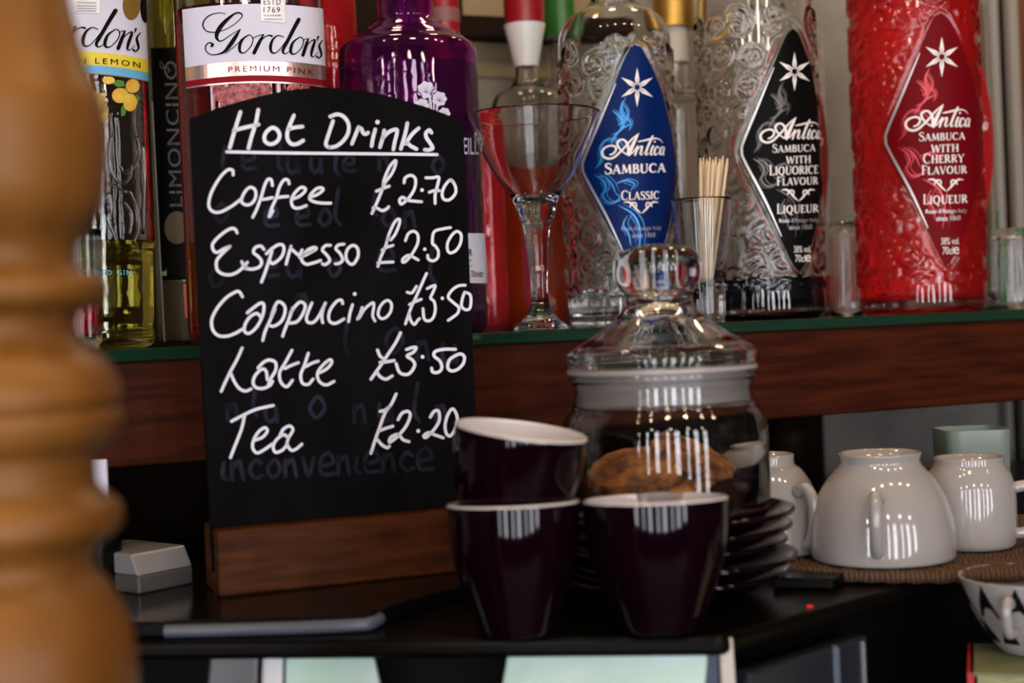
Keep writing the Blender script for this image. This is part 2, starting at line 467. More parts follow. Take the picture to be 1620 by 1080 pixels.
# ------------------------------------------------------------ glass shelf with mahogany fascia
s0 = sh(0.3, 0.15, ZS - 0.01)
shelf = thing('bar_shelf', 'long bar shelf with green-edged glass top and mahogany front rail', 'shelf', s0)
v, f = obox(E0, ES, NS, -0.9, 1.1, 0.0, WALLB - 0.002, ZS - 0.0075, ZS)
bevel(mesh_obj('glass_top', v, f, M_shelfglass, shelf, smooth=False, label='green-edged glass shelf top'), 0.001)
v, f = obox(E0, ES, NS, -0.9, 1.1, 0.003, 0.028, ZS - 0.0670, ZS - 0.0076)
bevel(mesh_obj('front_rail', v, f, M_fascia, shelf, smooth=False), 0.0015)
v, f = obox(E0, ES, NS, -0.9, 1.1, 0.03, WALLB - 0.002, ZS - 0.020, ZS - 0.0076)
mesh_obj('under_board', v, f, M_dark, shelf, smooth=False)
fin = at(1248, 690, 1.08)
pr = smooth_prof([(0, -0.020), (0.012, -0.018), (0.0165, -0.008), (0.0165, 0.004), (0.013, 0.012), (0.016, 0.02), (0.016, 0.06)], 4)
v, f = lathe(pr + [(0, 0.06)], (fin.x, fin.y, fin.z), 32)
v = [Vector((q.x, q.y, min(q.z, ZS - 0.0205))) for q in v]
mesh_obj('drop_finial', v, f, M_dark, shelf)

# ------------------------------------------------------------ coffee machine
def g2(px, py, z=ZM):
    p = ground(px, py, z); return Vector((p.x, p.y))
fr = g2(1143, 1007); fl = g2(270, 1015)
fdir = (fl - fr).normalized()
fl = fr + fdir * 0.62
sr = g2(1620, 872); sdir = (sr - fr).normalized()
def lim(p, d, b):      # walk from p along d until shelf coordinate b
    t = (b - (p - E0).dot(NS)) / d.dot(NS); return p + d * t
br = lim(fr, sdir, 0.20)
bl = lim(fl, Vector((NS.x, NS.y)), 0.20)
cen = (fr + fl + br + bl) / 4
mach = thing('coffee_machine', 'black and steel coffee machine under the chalkboard and cups', 'coffee machine', (cen.x, cen.y, 0.9))
poly = [fl, fr, br, bl]
v, f = prism(poly, ZM - 0.009, ZM)
bevel(mesh_obj('top_plate', v, f, M_blackgloss, mach, smooth=False), 0.003, 3)
def inset(poly, d):
    c = sum(poly, Vector((0, 0))) / len(poly)
    return [p + (c - p).normalized() * d for p in poly]
v, f = prism(inset(poly, 0.03), 0.9005, ZM - 0.0092)
mesh_obj('body', v, f, M_blackmatt, mach, smooth=False)
# tilted front panels, leaning up; the steel's bright reflections are painted as colour
fn = Vector((fdir.y, -fdir.x)); fn = fn if fn.y < 0 else -fn
def panel(name, x0t, x1t, x0b, x1b, mt, yb=1180, ytop=1017, lean=0.022, th=0.004, rnd=()):
    base = Vector((fr.x, fr.y, ZM - 0.009)) - Vector((fn.x, fn.y, 0)) * 0.004
    n3 = Vector((fn.x, fn.y, 0)).normalized() * math.cos(lean * 8) + Vector((0, 0, 1)) * math.sin(lean * 8)
    top_ = [on_plane(x0t, ytop, base, n3), on_plane(x1t, ytop, base, n3)]
    bot = [on_plane(x0b, yb, base, n3), on_plane(x1b, yb, base, n3)]
    q = [top_[0], top_[1], bot[1], bot[0]]
    for ci in rnd:          # rounded upper corner
        a_, c__, b2_ = q[ci - 1] if ci else bot[0], q[ci], q[ci + 1]
        rr_ = 0.008; pa_, pb_ = c__ + (a_ - c__).normalized() * rr_, c__ + (b2_ - c__).normalized() * rr_
        q = q[:ci] + [(pa_ * (1 - t) ** 2 + c__ * 2 * t * (1 - t) + pb_ * t * t) for t in (0, .2, .4, .6, .8, 1)] + q[ci + 1:]
    v = q + [p - n3 * th for p in q]; n_q = len(q)
    f = [tuple(range(n_q)), tuple(range(n_q, 2 * n_q))[::-1]] + [(i, (i + 1) % n_q, n_q + (i + 1) % n_q, n_q + i) for i in range(n_q)]
    return mesh_obj(name, v, f, mt, mach, smooth=False)
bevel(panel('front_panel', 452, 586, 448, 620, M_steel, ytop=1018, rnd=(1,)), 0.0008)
bevel(panel('front_panel', 414, 448, 408, 443, P('pale_panel', (0.55, 0.56, 0.60), 0.3), ytop=1018), 0.002)
bevel(panel('front_panel', 330, 410, 318, 404, P('smoked_panel', (0.03, 0.03, 0.035), 0.25), ytop=1020), 0.002)
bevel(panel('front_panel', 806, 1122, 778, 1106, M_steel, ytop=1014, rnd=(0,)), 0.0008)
bevel(panel('corner_strip', 1137, 1159, 1146, 1170, P('cream_strip', (0.55, 0.48, 0.43), 0.35), ytop=1009, lean=0.0), 0.0008)
bevel(panel('blue_edge', 1112, 1136, 1106, 1141, P('dark_blue_strip', (0.03, 0.04, 0.075), 0.35), ytop=1011, lean=0.0), 0.0008)
# side panels on the receding right flank
snx = Vector((sdir.y, -sdir.x))
def side_panel(name, t0, t1, z0, z1, mt, out=0.004):
    o = fr + snx * (-0.012)
    v, f = obox(o, sdir, snx, t0, t1, 0, 0.012 + out, z0, z1)
    return bevel(mesh_obj(name, v, f, mt, mach, smooth=False), 0.002)
side_panel('side_panel', 0.020, 0.115, 0.95, ZM - 0.020, P('dark_blue_grey_panel', (0.014, 0.018, 0.024), 0.3), -0.002)
side_panel('edge_strip', 0.085, 0.089, 0.95, ZM - 0.020, P('blue_grey_strip', (0.08, 0.10, 0.13), 0.3), 0.0)
side_panel('edge_strip', 0.108, 0.110, 0.95, ZM - 0.022, P('pale_grey_strip', (0.16, 0.16, 0.16), 0.3), 0.0)
# raised tray with rounded corner where the board stands
tp = [g2(150, 985, ZT), g2(400, 979, ZT), g2(560, 973, ZT), g2(588, 969, ZT), g2(600, 963, ZT), g2(640, 951, ZT), g2(745, 922, ZT), g2(800, 880, ZT)]
tp += [lim(tp[-1], Vector((NS.x, NS.y)), 0.02), lim(tp[0], Vector((NS.x, NS.y)), 0.02)]
v, f = prism(tp, ZM + 0.0001, ZT)
bevel(mesh_obj('cup_tray', v, f, P('black_glass_tray', (0.004, 0.003, 0.003), 0.15, spec=0.2), mach, smooth=False), 0.0015)
bp_ = [Vector((q.x, q.y, ZM + 0.0034)) + Vector((fn.x, fn.y, 0)) * 0.0005 for q in (tp[0].lerp(tp[1], 0.45), tp[1], tp[2], tp[3], tp[4])]
v, f = tube([Vector(q) for q in cr([tuple(q) for q in bp_], 5)], 0.0031, 16)
mesh_obj('bumper_bar', v, f, P('grey_bumper', (0.085, 0.095, 0.125), 0.3), mach, smooth=True, sharp=0.8, label='blue-grey rounded bumper bar')
p = ground(1281, 960, ZM)
v, f = lathe([(0, 0), (0.0016, 0), (0.0014, 0.0008), (0, 0.001)], (p.x, p.y, ZM), 16)
mesh_obj('indicator_lamp', v, f, M_led, mach, label='red indicator lamp')

# ------------------------------------------------------------ chalkboard
bA, bB = ground(366, 944, ZT), ground(745, 903, ZT)
eb = Vector((bB.x - bA.x, bB.y - bA.y)).normalized(); nb = Vector((-eb.y, eb.x))
blen = (bB - bA).length
broot = (Vector((bA.x, bA.y)) + Vector((bB.x, bB.y))) / 2 + nb * 0.02
board = thing('chalkboard', 'arched black chalkboard handwritten with hot drinks prices on a brown wooden stand', 'chalkboard', (broot.x, broot.y, ZT))
hb = abs(ground(366, 944, ZT).z - at(362, 838, bA.y).z)
def bx(a0, a1, b0, b1, z0, z1): return obox((bA.x, bA.y), eb, nb, a0, a1, b0, b1, z0, z1)
v, f = bx(-0.006, blen + 0.004, 0.0, 0.012, ZT, ZT + hb)
bevel(mesh_obj('stand', v, f, M_basewood, board, smooth=False), 0.0015)
v, f = bx(-0.006, blen + 0.004, 0.0185, 0.042, ZT, ZT + hb)
bevel(mesh_obj('stand', v, f, M_basewood, board, smooth=False), 0.0015)
v, f = bx(-0.006, blen + 0.004, 0.0121, 0.0184, ZT, ZT + 0.006)
mesh_obj('stand_floor', v, f, M_basewood, board, smooth=False)
LEAN = math.radians(3.0)
bn = Vector((-nb.x, -nb.y, 0)) * math.cos(LEAN) + Vector((0, 0, 1)) * math.sin(LEAN)
bp0 = Vector((bA.x + nb.x * 0.0125, bA.y + nb.y * 0.0125, ZT + hb))
def bmap(x, y, lift=0.0): return on_plane(x, y, bp0, bn) + bn * lift
outline = [(300, 192)] + [tuple(p) for p in cr([(301, 187), (345, 171), (400, 155), (450, 144), (500, 139), (550, 141), (600, 149), (650, 162), (690, 175), (729, 191)], 4)] + [(733, 196), (752, 640), (763, 865), (337, 905)]
q = [bmap(*p) for p in outline]; n = len(q)
v = q + [p - bn * 0.004 for p in q]
f = [tuple(range(n)), tuple(range(n, 2 * n))[::-1]] + [(i, (i + 1) % n, n + (i + 1) % n, n + i) for i in range(n)]
mesh_obj('slate', v, f, M_board, board, smooth=False)

def crop(x0, y0, s): return lambda x, y: (x0 + x / s, y0 + y / s)
lines_ = [('heading', 0, 248), ('price_line', 248, 342), ('price_line', 342, 450), ('price_line', 450, 541), ('price_line', 541, 618), ('price_line', 618, 760)]
wrs = [MB() for _ in range(12)]; wr = wrs[0]
def line_of(cy, cx):
    cuts = [248, 342 if cx < 580 else 333, 452 if cx < 580 else 433, 545 if cx < 580 else 519, 633 if cx < 580 else 614]
    return sum(cy > c for c in cuts)
def strokes(cx, lst, w=6.0):
    for st in lst:
        closed = st[0] == st[-1]
        pts = [(*cx(p[0], p[1]),) for p in st]
        ys_ = [p[1] for p in pts]; ln__ = line_of((min(ys_) + max(ys_)) / 2, pts[0][0]); wr = wrs[ln__ + (6 if ln__ and pts[0][0] > (630 if ln__ == 3 else 578) else 0)]
        if len(st) == 1: wr.dot(*pts[0], w * 0.62)
        else: wr.ribbon(pts, w, 7, closed)
A = crop(340, 160, 5.685); B = crop(500, 160, 5.683); C = crop(320, 345, 5.142); D = crop(540, 340, 5.4); E = crop(330, 530, 5.4); G = crop(560, 510, 4.91); H = crop(300, 140, 3.177)
strokes(A, [[(228, 100), (190, 220), (160, 320), (132, 420)], [(388, 80), (365, 200), (325, 330), (300, 425)], [(170, 265), (270, 238), (390, 212)],
    [(515, 240), (560, 262), (580, 310), (560, 360), (505, 388), (455, 370), (442, 325), (465, 275), (515, 240)],
    [(708, 130), (670, 220), (648, 290), (655, 350), (690, 388), (740, 385), (792, 355)], [(665, 250), (720, 238), (785, 230)]], 6.1)
strokes(B, [[(125, 140), (190, 120), (250, 145), (290, 210), (285, 290), (240, 360), (180, 405), (115, 420)], [(150, 180), (120, 270), (88, 370), (90, 398), (115, 420)],
    [(380, 235), (350, 310), (320, 385)], [(380, 240), (405, 250), (420, 285), (440, 298), (465, 285)],
    [(530, 255), (510, 330), (497, 405)], [(550, 190)],
    [(610, 265), (600, 320), (572, 415)], [(590, 340), (650, 280), (715, 255), (725, 285), (705, 370), (692, 435)],
    [(818, 200), (800, 290), (760, 430)], [(920, 245), (860, 300), (800, 385)], [(815, 375), (850, 405), (900, 432)],
    [(1035, 285), (1015, 262), (985, 290), (990, 330), (1030, 390), (1045, 425), (1010, 440), (975, 438)]], 6.0)
strokes(B, [[(600, 750), (615, 690), (660, 590), (710, 535), (712, 570), (680, 650), (620, 730), (590, 800), (550, 900), (500, 1010)], [(540, 810), (600, 785), (655, 765)],
    [(510, 960), (550, 965), (590, 985), (630, 970), (650, 950)],
    [(788, 735), (800, 690), (850, 668), (890, 700), (885, 780), (840, 860), (790, 910), (760, 925), (748, 890), (775, 865), (820, 890), (880, 900), (945, 905)], [(950, 800)],
    [(985, 690), (1045, 690), (1100, 685), (1088, 760), (1068, 840), (1068, 920)], [(1015, 820), (1060, 805), (1105, 805)],
    [(1230, 725), (1200, 710), (1150, 770), (1130, 840), (1150, 885), (1200, 885), (1250, 830), (1250, 770), (1225, 725), (1200, 712)]], 4.8)
strokes(H, [[(218, 435), (215, 412), (190, 410), (150, 450), (110, 520), (95, 580), (110, 615), (150, 622), (210, 592), (255, 558)]], 4.8)
strokes(A, [[(320, 775), (360, 800), (365, 860), (335, 915), (285, 935), (240, 910), (245, 860), (280, 800), (320, 775)],
    [(515, 760), (505, 710), (475, 705), (445, 760), (415, 860), (375, 970), (338, 1045)], [(420, 885), (465, 880), (515, 868)],
    [(665, 745), (655, 712), (620, 710), (580, 770), (550, 870), (510, 960), (485, 1040)], [(560, 868), (600, 862), (655, 858)], [(520, 985), (495, 1035)],
    [(700, 880), (760, 855), (808, 810), (805, 782), (765, 780), (710, 835), (685, 900), (705, 955), (755, 962), (820, 940)],
    [(850, 865), (920, 840), (970, 800), (955, 780), (910, 790), (860, 840), (850, 880), (890, 905), (960, 918), (1040, 918)]], 4.8)
strokes(C, [[(282, 120), (265, 90), (225, 88), (165, 125), (105, 180), (80, 225), (95, 270), (125, 278), (175, 250), (225, 230)],
    [(225, 230), (160, 290), (115, 350), (120, 420), (165, 455), (230, 460), (290, 435), (340, 390), (365, 360)], [(320, 355), (335, 385), (360, 405)],
    [(500, 255), (475, 228), (430, 240), (415, 280), (450, 310), (480, 350), (465, 395), (410, 415), (350, 410)],
    [(565, 270), (540, 350), (510, 440), (480, 520)], [(520, 290), (570, 245), (625, 215), (660, 230), (655, 290), (620, 340), (570, 370), (550, 350)],
    [(720, 230), (700, 300), (680, 375)], [(715, 245), (755, 280), (785, 300), (810, 260)],
    [(790, 320), (860, 290), (925, 250), (900, 240), (850, 265), (805, 330), (840, 375), (900, 365), (960, 345)], [(810, 300), (900, 262)],
    [(1040, 222), (1000, 225), (975, 260), (1010, 300), (1035, 345), (1000, 378), (975, 372)],
    [(1150, 212), (1105, 220), (1085, 250), (1120, 290), (1140, 340), (1110, 368), (1080, 372)],
    [(1230, 222), (1262, 250), (1265, 310), (1235, 365), (1205, 375), (1172, 340), (1168, 285), (1190, 240), (1230, 222)],
    [(325, 640), (300, 600), (265, 602), (190, 650), (115, 740), (75, 830), (85, 910), (130, 955), (200, 960), (270, 935), (320, 905)],
    [(365, 770), (420, 725), (475, 690), (500, 710), (490, 790), (445, 880), (385, 935), (345, 925), (345, 870), (385, 805), (440, 775), (470, 800)],
    [(590, 740), (550, 830), (510, 920), (490, 995)], [(560, 800), (590, 715), (620, 680), (665, 710), (670, 770), (640, 840), (580, 878), (535, 870)],
    [(735, 730), (700, 830), (665, 920), (652, 960)], [(715, 770), (760, 710), (800, 682), (835, 710), (815, 780), (770, 840), (715, 855)],
    [(890, 690), (860, 760), (845, 815), (860, 848), (905, 845), (950, 790), (1000, 690)], [(985, 720), (970, 800), (978, 850)],
    [(1140, 695), (1130, 668), (1095, 675), (1045, 735), (1025, 800), (1040, 845), (1085, 855), (1150, 820)],
    [(1220, 705), (1200, 770), (1188, 840)], [(1238, 617)]], 4.9)
strokes(D, [[(175, 790), (160, 840), (135, 890)], [(150, 880), (200, 800), (265, 750), (275, 780), (265, 860), (285, 905)],
    [(395, 730), (425, 760), (420, 820), (385, 870), (340, 885), (312, 850), (325, 790), (360, 745), (395, 730)],
    [(725, 500), (680, 600), (640, 690), (590, 800), (545, 930)], [(560, 660), (600, 665), (640, 610)], [(580, 765), (630, 740), (680, 720)],
    [(575, 840), (590, 900), (620, 935), (650, 900), (665, 885)],
    [(730, 630), (770, 610), (800, 605), (780, 660), (760, 710), (790, 740), (800, 810), (780, 880), (740, 905), (705, 885), (695, 800)], [(860, 712)],
    [(1055, 600), (1000, 605), (945, 640), (910, 700), (950, 745), (1000, 790), (990, 840), (940, 880), (910, 900)],
    [(1050, 660), (1030, 720), (1025, 780), (1060, 810), (1095, 795), (1105, 730), (1095, 680), (1065, 662)],
    [(385, 230), (410, 150), (455, 60), (490, 35), (495, 70), (460, 160), (420, 215)], [(400, 190), (370, 280), (335, 360), (310, 440)], [(345, 300), (390, 275), (440, 260)],
    [(310, 410), (370, 405), (440, 402)],
    [(545, 220), (570, 160), (615, 140), (650, 170), (650, 240), (610, 320), (560, 385), (525, 405), (525, 375), (570, 345), (610, 360), (655, 385)], [(710, 293)],
    [(930, 108), (870, 118), (790, 145), (775, 240), (800, 265), (825, 310), (820, 365), (780, 393), (740, 375), (735, 345)],
    [(985, 140), (1020, 170), (1015, 240), (980, 300), (930, 325), (905, 300), (905, 240), (940, 175), (985, 140)]], 4.5)
strokes(E, [[(285, 110), (240, 210), (175, 330), (105, 480)], [(190, 330), (215, 390), (255, 450), (310, 478), (360, 460)],
    [(420, 280), (470, 230), (520, 212), (570, 235), (570, 300), (530, 370), (510, 420)], [(500, 380), (490, 310), (455, 290), (400, 340), (378, 400), (400, 445), (460, 455), (520, 430), (545, 395)],
    [(710, 130), (650, 240), (605, 320), (615, 400), (665, 440), (715, 385)], [(650, 285), (700, 260), (765, 235)],
    [(850, 155), (815, 260), (785, 340), (800, 410), (850, 420), (890, 375)], [(825, 270), (880, 240), (935, 222)],
    [(950, 320), (1010, 285), (1050, 235), (1035, 210), (980, 250), (930, 320), (940, 390), (1000, 425), (1070, 395)],
    [(195, 735), (290, 685), (400, 635), (550, 600)], [(305, 690), (280, 800), (230, 930), (185, 1045)],
    [(400, 895), (460, 870), (500, 820), (480, 790), (430, 820), (385, 890), (375, 960), (410, 1005), (470, 980), (540, 930)],
    [(610, 850), (640, 800), (690, 775), (718, 810), (680, 880), (670, 930), (700, 980), (740, 975), (795, 930)],
    [(680, 880), (640, 850), (580, 890), (550, 950), (570, 1000), (630, 980), (670, 930)]], 4.8)
strokes(G, [[(360, 80), (320, 160), (260, 250), (200, 340), (130, 440)], [(180, 215), (200, 260), (225, 280)], [(200, 310), (250, 305), (310, 295)], [(180, 390), (200, 420), (245, 440), (295, 415)],
    [(405, 210), (450, 195), (480, 195), (460, 230), (410, 260), (450, 290), (470, 330), (440, 385), (400, 405), (350, 385), (325, 320)], [(530, 267)],
    [(785, 208), (700, 208), (630, 225), (620, 260), (665, 300), (680, 350), (655, 385), (610, 385), (600, 355)],
    [(830, 245), (855, 270), (845, 320), (800, 365), (750, 375), (725, 345), (740, 290), (790, 255), (830, 245)],
    [(325, 555), (290, 630), (240, 700), (195, 820), (160, 920), (130, 1015)], [(200, 690), (240, 680), (275, 650)], [(195, 840), (250, 820), (300, 805)], [(180, 910), (215, 950), (255, 972), (272, 960)],
    [(340, 755), (370, 705), (415, 690), (435, 720), (405, 800), (340, 880), (275, 930), (285, 890), (340, 870), (380, 910), (425, 925)], [(497, 842)],
    [(590, 735), (620, 690), (655, 690), (660, 760), (620, 830), (560, 890), (540, 880), (575, 855), (620, 870), (690, 895)],
    [(765, 670), (725, 720), (705, 800), (715, 860), (745, 880), (780, 830), (800, 740), (765, 670)]], 5.0)
wr = wrs[0]; wr.ribbon([(358.5, 240.4), (450, 242.2), (600, 243.6), (691, 244.8)], 4.9)
for i_, wr in enumerate(wrs):
    if not wr.v: continue
    dn = ('heading', 'coffee', 'espresso', 'cappuccino', 'latte', 'tea')[i_ % 6]
    wr.build('heading' if i_ == 0 else 'drink_name' if i_ < 6 else 'price', M_chalk, board, bmap, 0.0006, label='white handwritten underlined heading' if i_ == 0 else 'white handwritten %s %s' % (dn, 'name' if i_ < 6 else 'price'))
# faint rubbed-out writing beneath
ghs = {}
def e_(x, y, s): return [(x, y), (x + .9 * s, y - .3 * s), (x + .6 * s, y - s), (x, y - .5 * s), (x + .1 * s, y + .5 * s), (x + s, y + .5 * s)]
def n_(x, y, s): return [(x, y + .6 * s), (x, y - .7 * s), (x + .1 * s, y - .3 * s), (x + .5 * s, y - .7 * s), (x + .7 * s, y), (x + .8 * s, y + .6 * s)]
def u_(x, y, s): return [(x, y - .7 * s), (x, y + .2 * s), (x + .4 * s, y + .6 * s), (x + .8 * s, y + .1 * s), (x + .8 * s, y - .7 * s), (x + .9 * s, y + .6 * s)]
def c_(x, y, s): return [(x + .8 * s, y - .5 * s), (x + .4 * s, y - .7 * s), (x, y), (x + .4 * s, y + .6 * s), (x + .9 * s, y + .4 * s)]
def v_(x, y, s): return [(x, y - .7 * s), (x + .4 * s, y + .6 * s), (x + .8 * s, y - .7 * s)]
def i_f(x, y, s): return [(x + .1 * s, y - .6 * s), (x, y + .3 * s), (x + .3 * s, y + .6 * s)]
def o_(x, y, s): return [(x + .5 * s, y - .7 * s), (x, y), (x + .4 * s, y + .6 * s), (x + .9 * s, y), (x + .5 * s, y - .7 * s)]
def l_(x, y, s): return [(x + .2 * s, y - 1.6 * s), (x, y), (x + .3 * s, y + .6 * s)]
for fn_, x, y, s in ((l_, 352, 262, 18), (e_, 384, 256, 20), (l_, 440, 258, 20), (u_, 455, 262, 20), (u_, 492, 262, 18), (l_, 530, 265, 20), (e_, 545, 262, 16), (n_, 600, 258, 18), (o_, 684, 262, 20),
        (o_, 340, 338, 22), (e_, 420, 346, 20), (e_, 470, 345, 20), (o_, 505, 345, 20), (l_, 530, 340, 26), (l_, 590, 330, 18), (o_, 605, 345, 22), (n_, 640, 348, 20),
        (o_, 332, 440, 24), (e_, 420, 425, 20), (u_, 455, 425, 22), (o_, 520, 425, 20), (e_, 600, 415, 24), (l_, 680, 430, 30),
        (n_, 470, 480, 22), (l_, 545, 545, 24), (o_, 610, 540, 30), (n_, 660, 555, 22), (u_, 700, 560, 24), (n_, 360, 652, 20), (l_, 400, 645, 20), (u_, 420, 655, 20), (o_, 490, 645, 26),
        (n_, 560, 655, 22), (u_, 600, 655, 22), (l_, 655, 650, 28), (n_, 690, 655, 20),
        (i_f, 352, 745, 22), (n_, 367, 745, 22), (c_, 395, 743, 22), (o_, 423, 742, 22), (n_, 451, 741, 22), (v_, 479, 739, 22), (e_, 507, 738, 22), (n_, 535, 736, 22), (i_f, 563, 735, 22), (e_, 578, 734, 22), (n_, 606, 733, 22), (c_, 634, 731, 22), (e_, 662, 730, 22)):
    pp = fn_(x, y, s); ghs.setdefault(min(range(7), key=lambda q: abs((260, 342, 425, 480, 553, 652, 735)[q] - y)), MB()).ribbon(pp, 6.5, 6, pp[0] == pp[-1])
for q in sorted(ghs): top(ghs[q].build('rubbed_out_line', M_ghost, board, bmap, 0.0003, label='faint line of rubbed-out chalk writing'), kind='stuff')

# ------------------------------------------------------------ bottles
def sstep(t): t = np.clip(t, 0, 1); return t * t * (3 - 2 * t)
class Bottle:
    def __init__(s, name, label, base_px, d, r_px, n=2.0, ratio=1.0, group=None, cat='bottle', zbase=None):
        s.d, s.n, s.ratio = d, n, ratio
        p = at(base_px[0], base_px[1], d)
        s.k = d / F
        s.base = Vector((p.x, p.y, ZS + 0.0002 if zbase is None else zbase)); s.R = r_px * s.k
        s.root = thing(name, label, cat, s.base, group)
        s.ax = math.atan2(s.base.x, s.base.y)       # bearing of the axis from the camera
    def h(s, py):           # height above base of an image row read on the axis
        dpy = py
        p = at(CX + (s.base.x / s.d) * F, dpy, s.d)
        # row is read at the axis; undo the roll's sideways drift
        x = (s.base.x / s.d) * F + CX
        for _ in range(3):
            p = at(x, dpy, s.d); x += (s.base.x - p.x) * F / s.d
        return p.z - s.base.z
    def map(s, px, py, lift=0.0004):
        """pixel -> point on the body wall, wrapping round past the silhouette"""
        R, n = s.R + lift, s.n
        y = s.d
        er = Vector((math.cos(s.ax), -math.sin(s.ax)))      # right, seen from the camera
        ef = Vector((-math.sin(s.ax), -math.cos(s.ax)))     # towards the camera
        b2 = Vector((s.base.x, s.base.y))
        for _ in range(4):
            r = ray(px, py); t = (b2.dot(-ef) + (0 if _ == 0 else -fy)) / Vector((r.x, r.y)).dot(-ef)
            P3 = CP + r * t
            u = (Vector((P3.x, P3.y)) - b2).dot(er)
            w = abs(u) / R; wn = w ** (n / 2)
            tt = math.asin(wn) if wn < 0.93 else math.asin(0.93) + (wn - 0.93) / math.sqrt(1 - 0.93 ** 2)
            tt = min(tt, 2.6)
            x = math.copysign(abs(math.sin(tt)) ** (2 / n) * R, u)
            c = math.cos(tt)
            fy = math.copysign(abs(c) ** (2 / n), c) * R * s.ratio
        q = b2 + er * x + ef * fy
        return Vector((q.x, q.y, P3.z))
    def arcmap(s, pxc):
        """like map, but right of column pxc the artwork is laid along the curved wall"""
        er = Vector((math.cos(s.ax), -math.sin(s.ax), 0)); ef = Vector((-math.sin(s.ax), -math.cos(s.ax), 0))
        def fn(px, py, lift=0.0004):
            if px <= pxc: return s.map(px, py, lift)
            R_ = s.R + lift; c = s.map(pxc, py, lift); q = c - s.base
            t = math.atan2(q.dot(er), q.dot(ef)) + (px - pxc) * s.k * 0.96 / s.R
            w = s.base + er * (math.sin(t) * R_) + ef * (math.cos(t) * R_)
            return Vector((w.x, w.y, c.z + (px - pxc) * 0.042 * s.k))
        return fn
    def shell(s, prof, mat, wall=0.0022, bottom=0.005, seg=72, name='glass_body', emboss=None, label=None):
        """prof: outer (r, z) from base edge to lip; makes a walled vessel"""
        s.prof = prof
        outer = [(0, 0.0)] + prof
        lipz = prof[-1][1]
        inner = []
        for r, z in prof[::-1]:
            if z <= bottom: break
            inner.append((max(r - wall, 0.001), min(z, lipz - 0.0)))
        rb = inner[-1][0]
        inner += [(rb * 0.97, bottom + 0.0012), (rb * 0.85, bottom), (0, bottom)]
        s.inner = inner
        v, f = lathe(outer + inner, s.base, seg, s.n, s.ratio, -s.ax)
        if emboss is not None:
            v = emboss(s, v, 1 + len(prof) * seg, seg)
        return mesh_obj(name, v, f, mat, s.root, label=label)
    def liquid(s, level, mat, seg=72, name='liquid', label=None, grow=0.0003):
        pr = [(0, s.inner[-1][1] - grow)]
        for r, z in s.inner[::-1][1:]:
            if z < level: pr.append((r + grow, max(z, s.inner[-1][1] - grow) if z > s.inner[-1][1] + 1e-5 else s.inner[-1][1] - grow))
        zs = [z for r, z in s.inner[::-1]]; rs = [r for r, z in s.inner[::-1]]
        rl = float(np.interp(level, zs, rs))
        pr += [(rl + grow, level), (0, level)]
        v, f = lathe(pr, s.base, seg, s.n, s.ratio, -s.ax)
        return mesh_obj(name, v, f, mat, s.root, label=label)
    def cap(s, r, z0, z1, mat, name='cap'):
        v, f = lathe([(0, z0), (r, z0), (r * 1.01, z0 + 0.002), (r, z1 - 0.002), (r * 0.94, z1), (0, z1)], s.base, 40)
        return mesh_obj(name, v, f, mat, s.root, sharp=0.7)
def densify(prof, dz):
    out = [prof[0]]
    for (r0, z0), (r1, z1) in zip(prof[:-1], prof[1:]):
        k = max(1, int(math.hypot(r1 - r0, z1 - z0) / dz))
        out += [(r0 + (r1 - r0) * i / k, z0 + (z1 - z0) * i / k) for i in range(1, k + 1)]
    return out

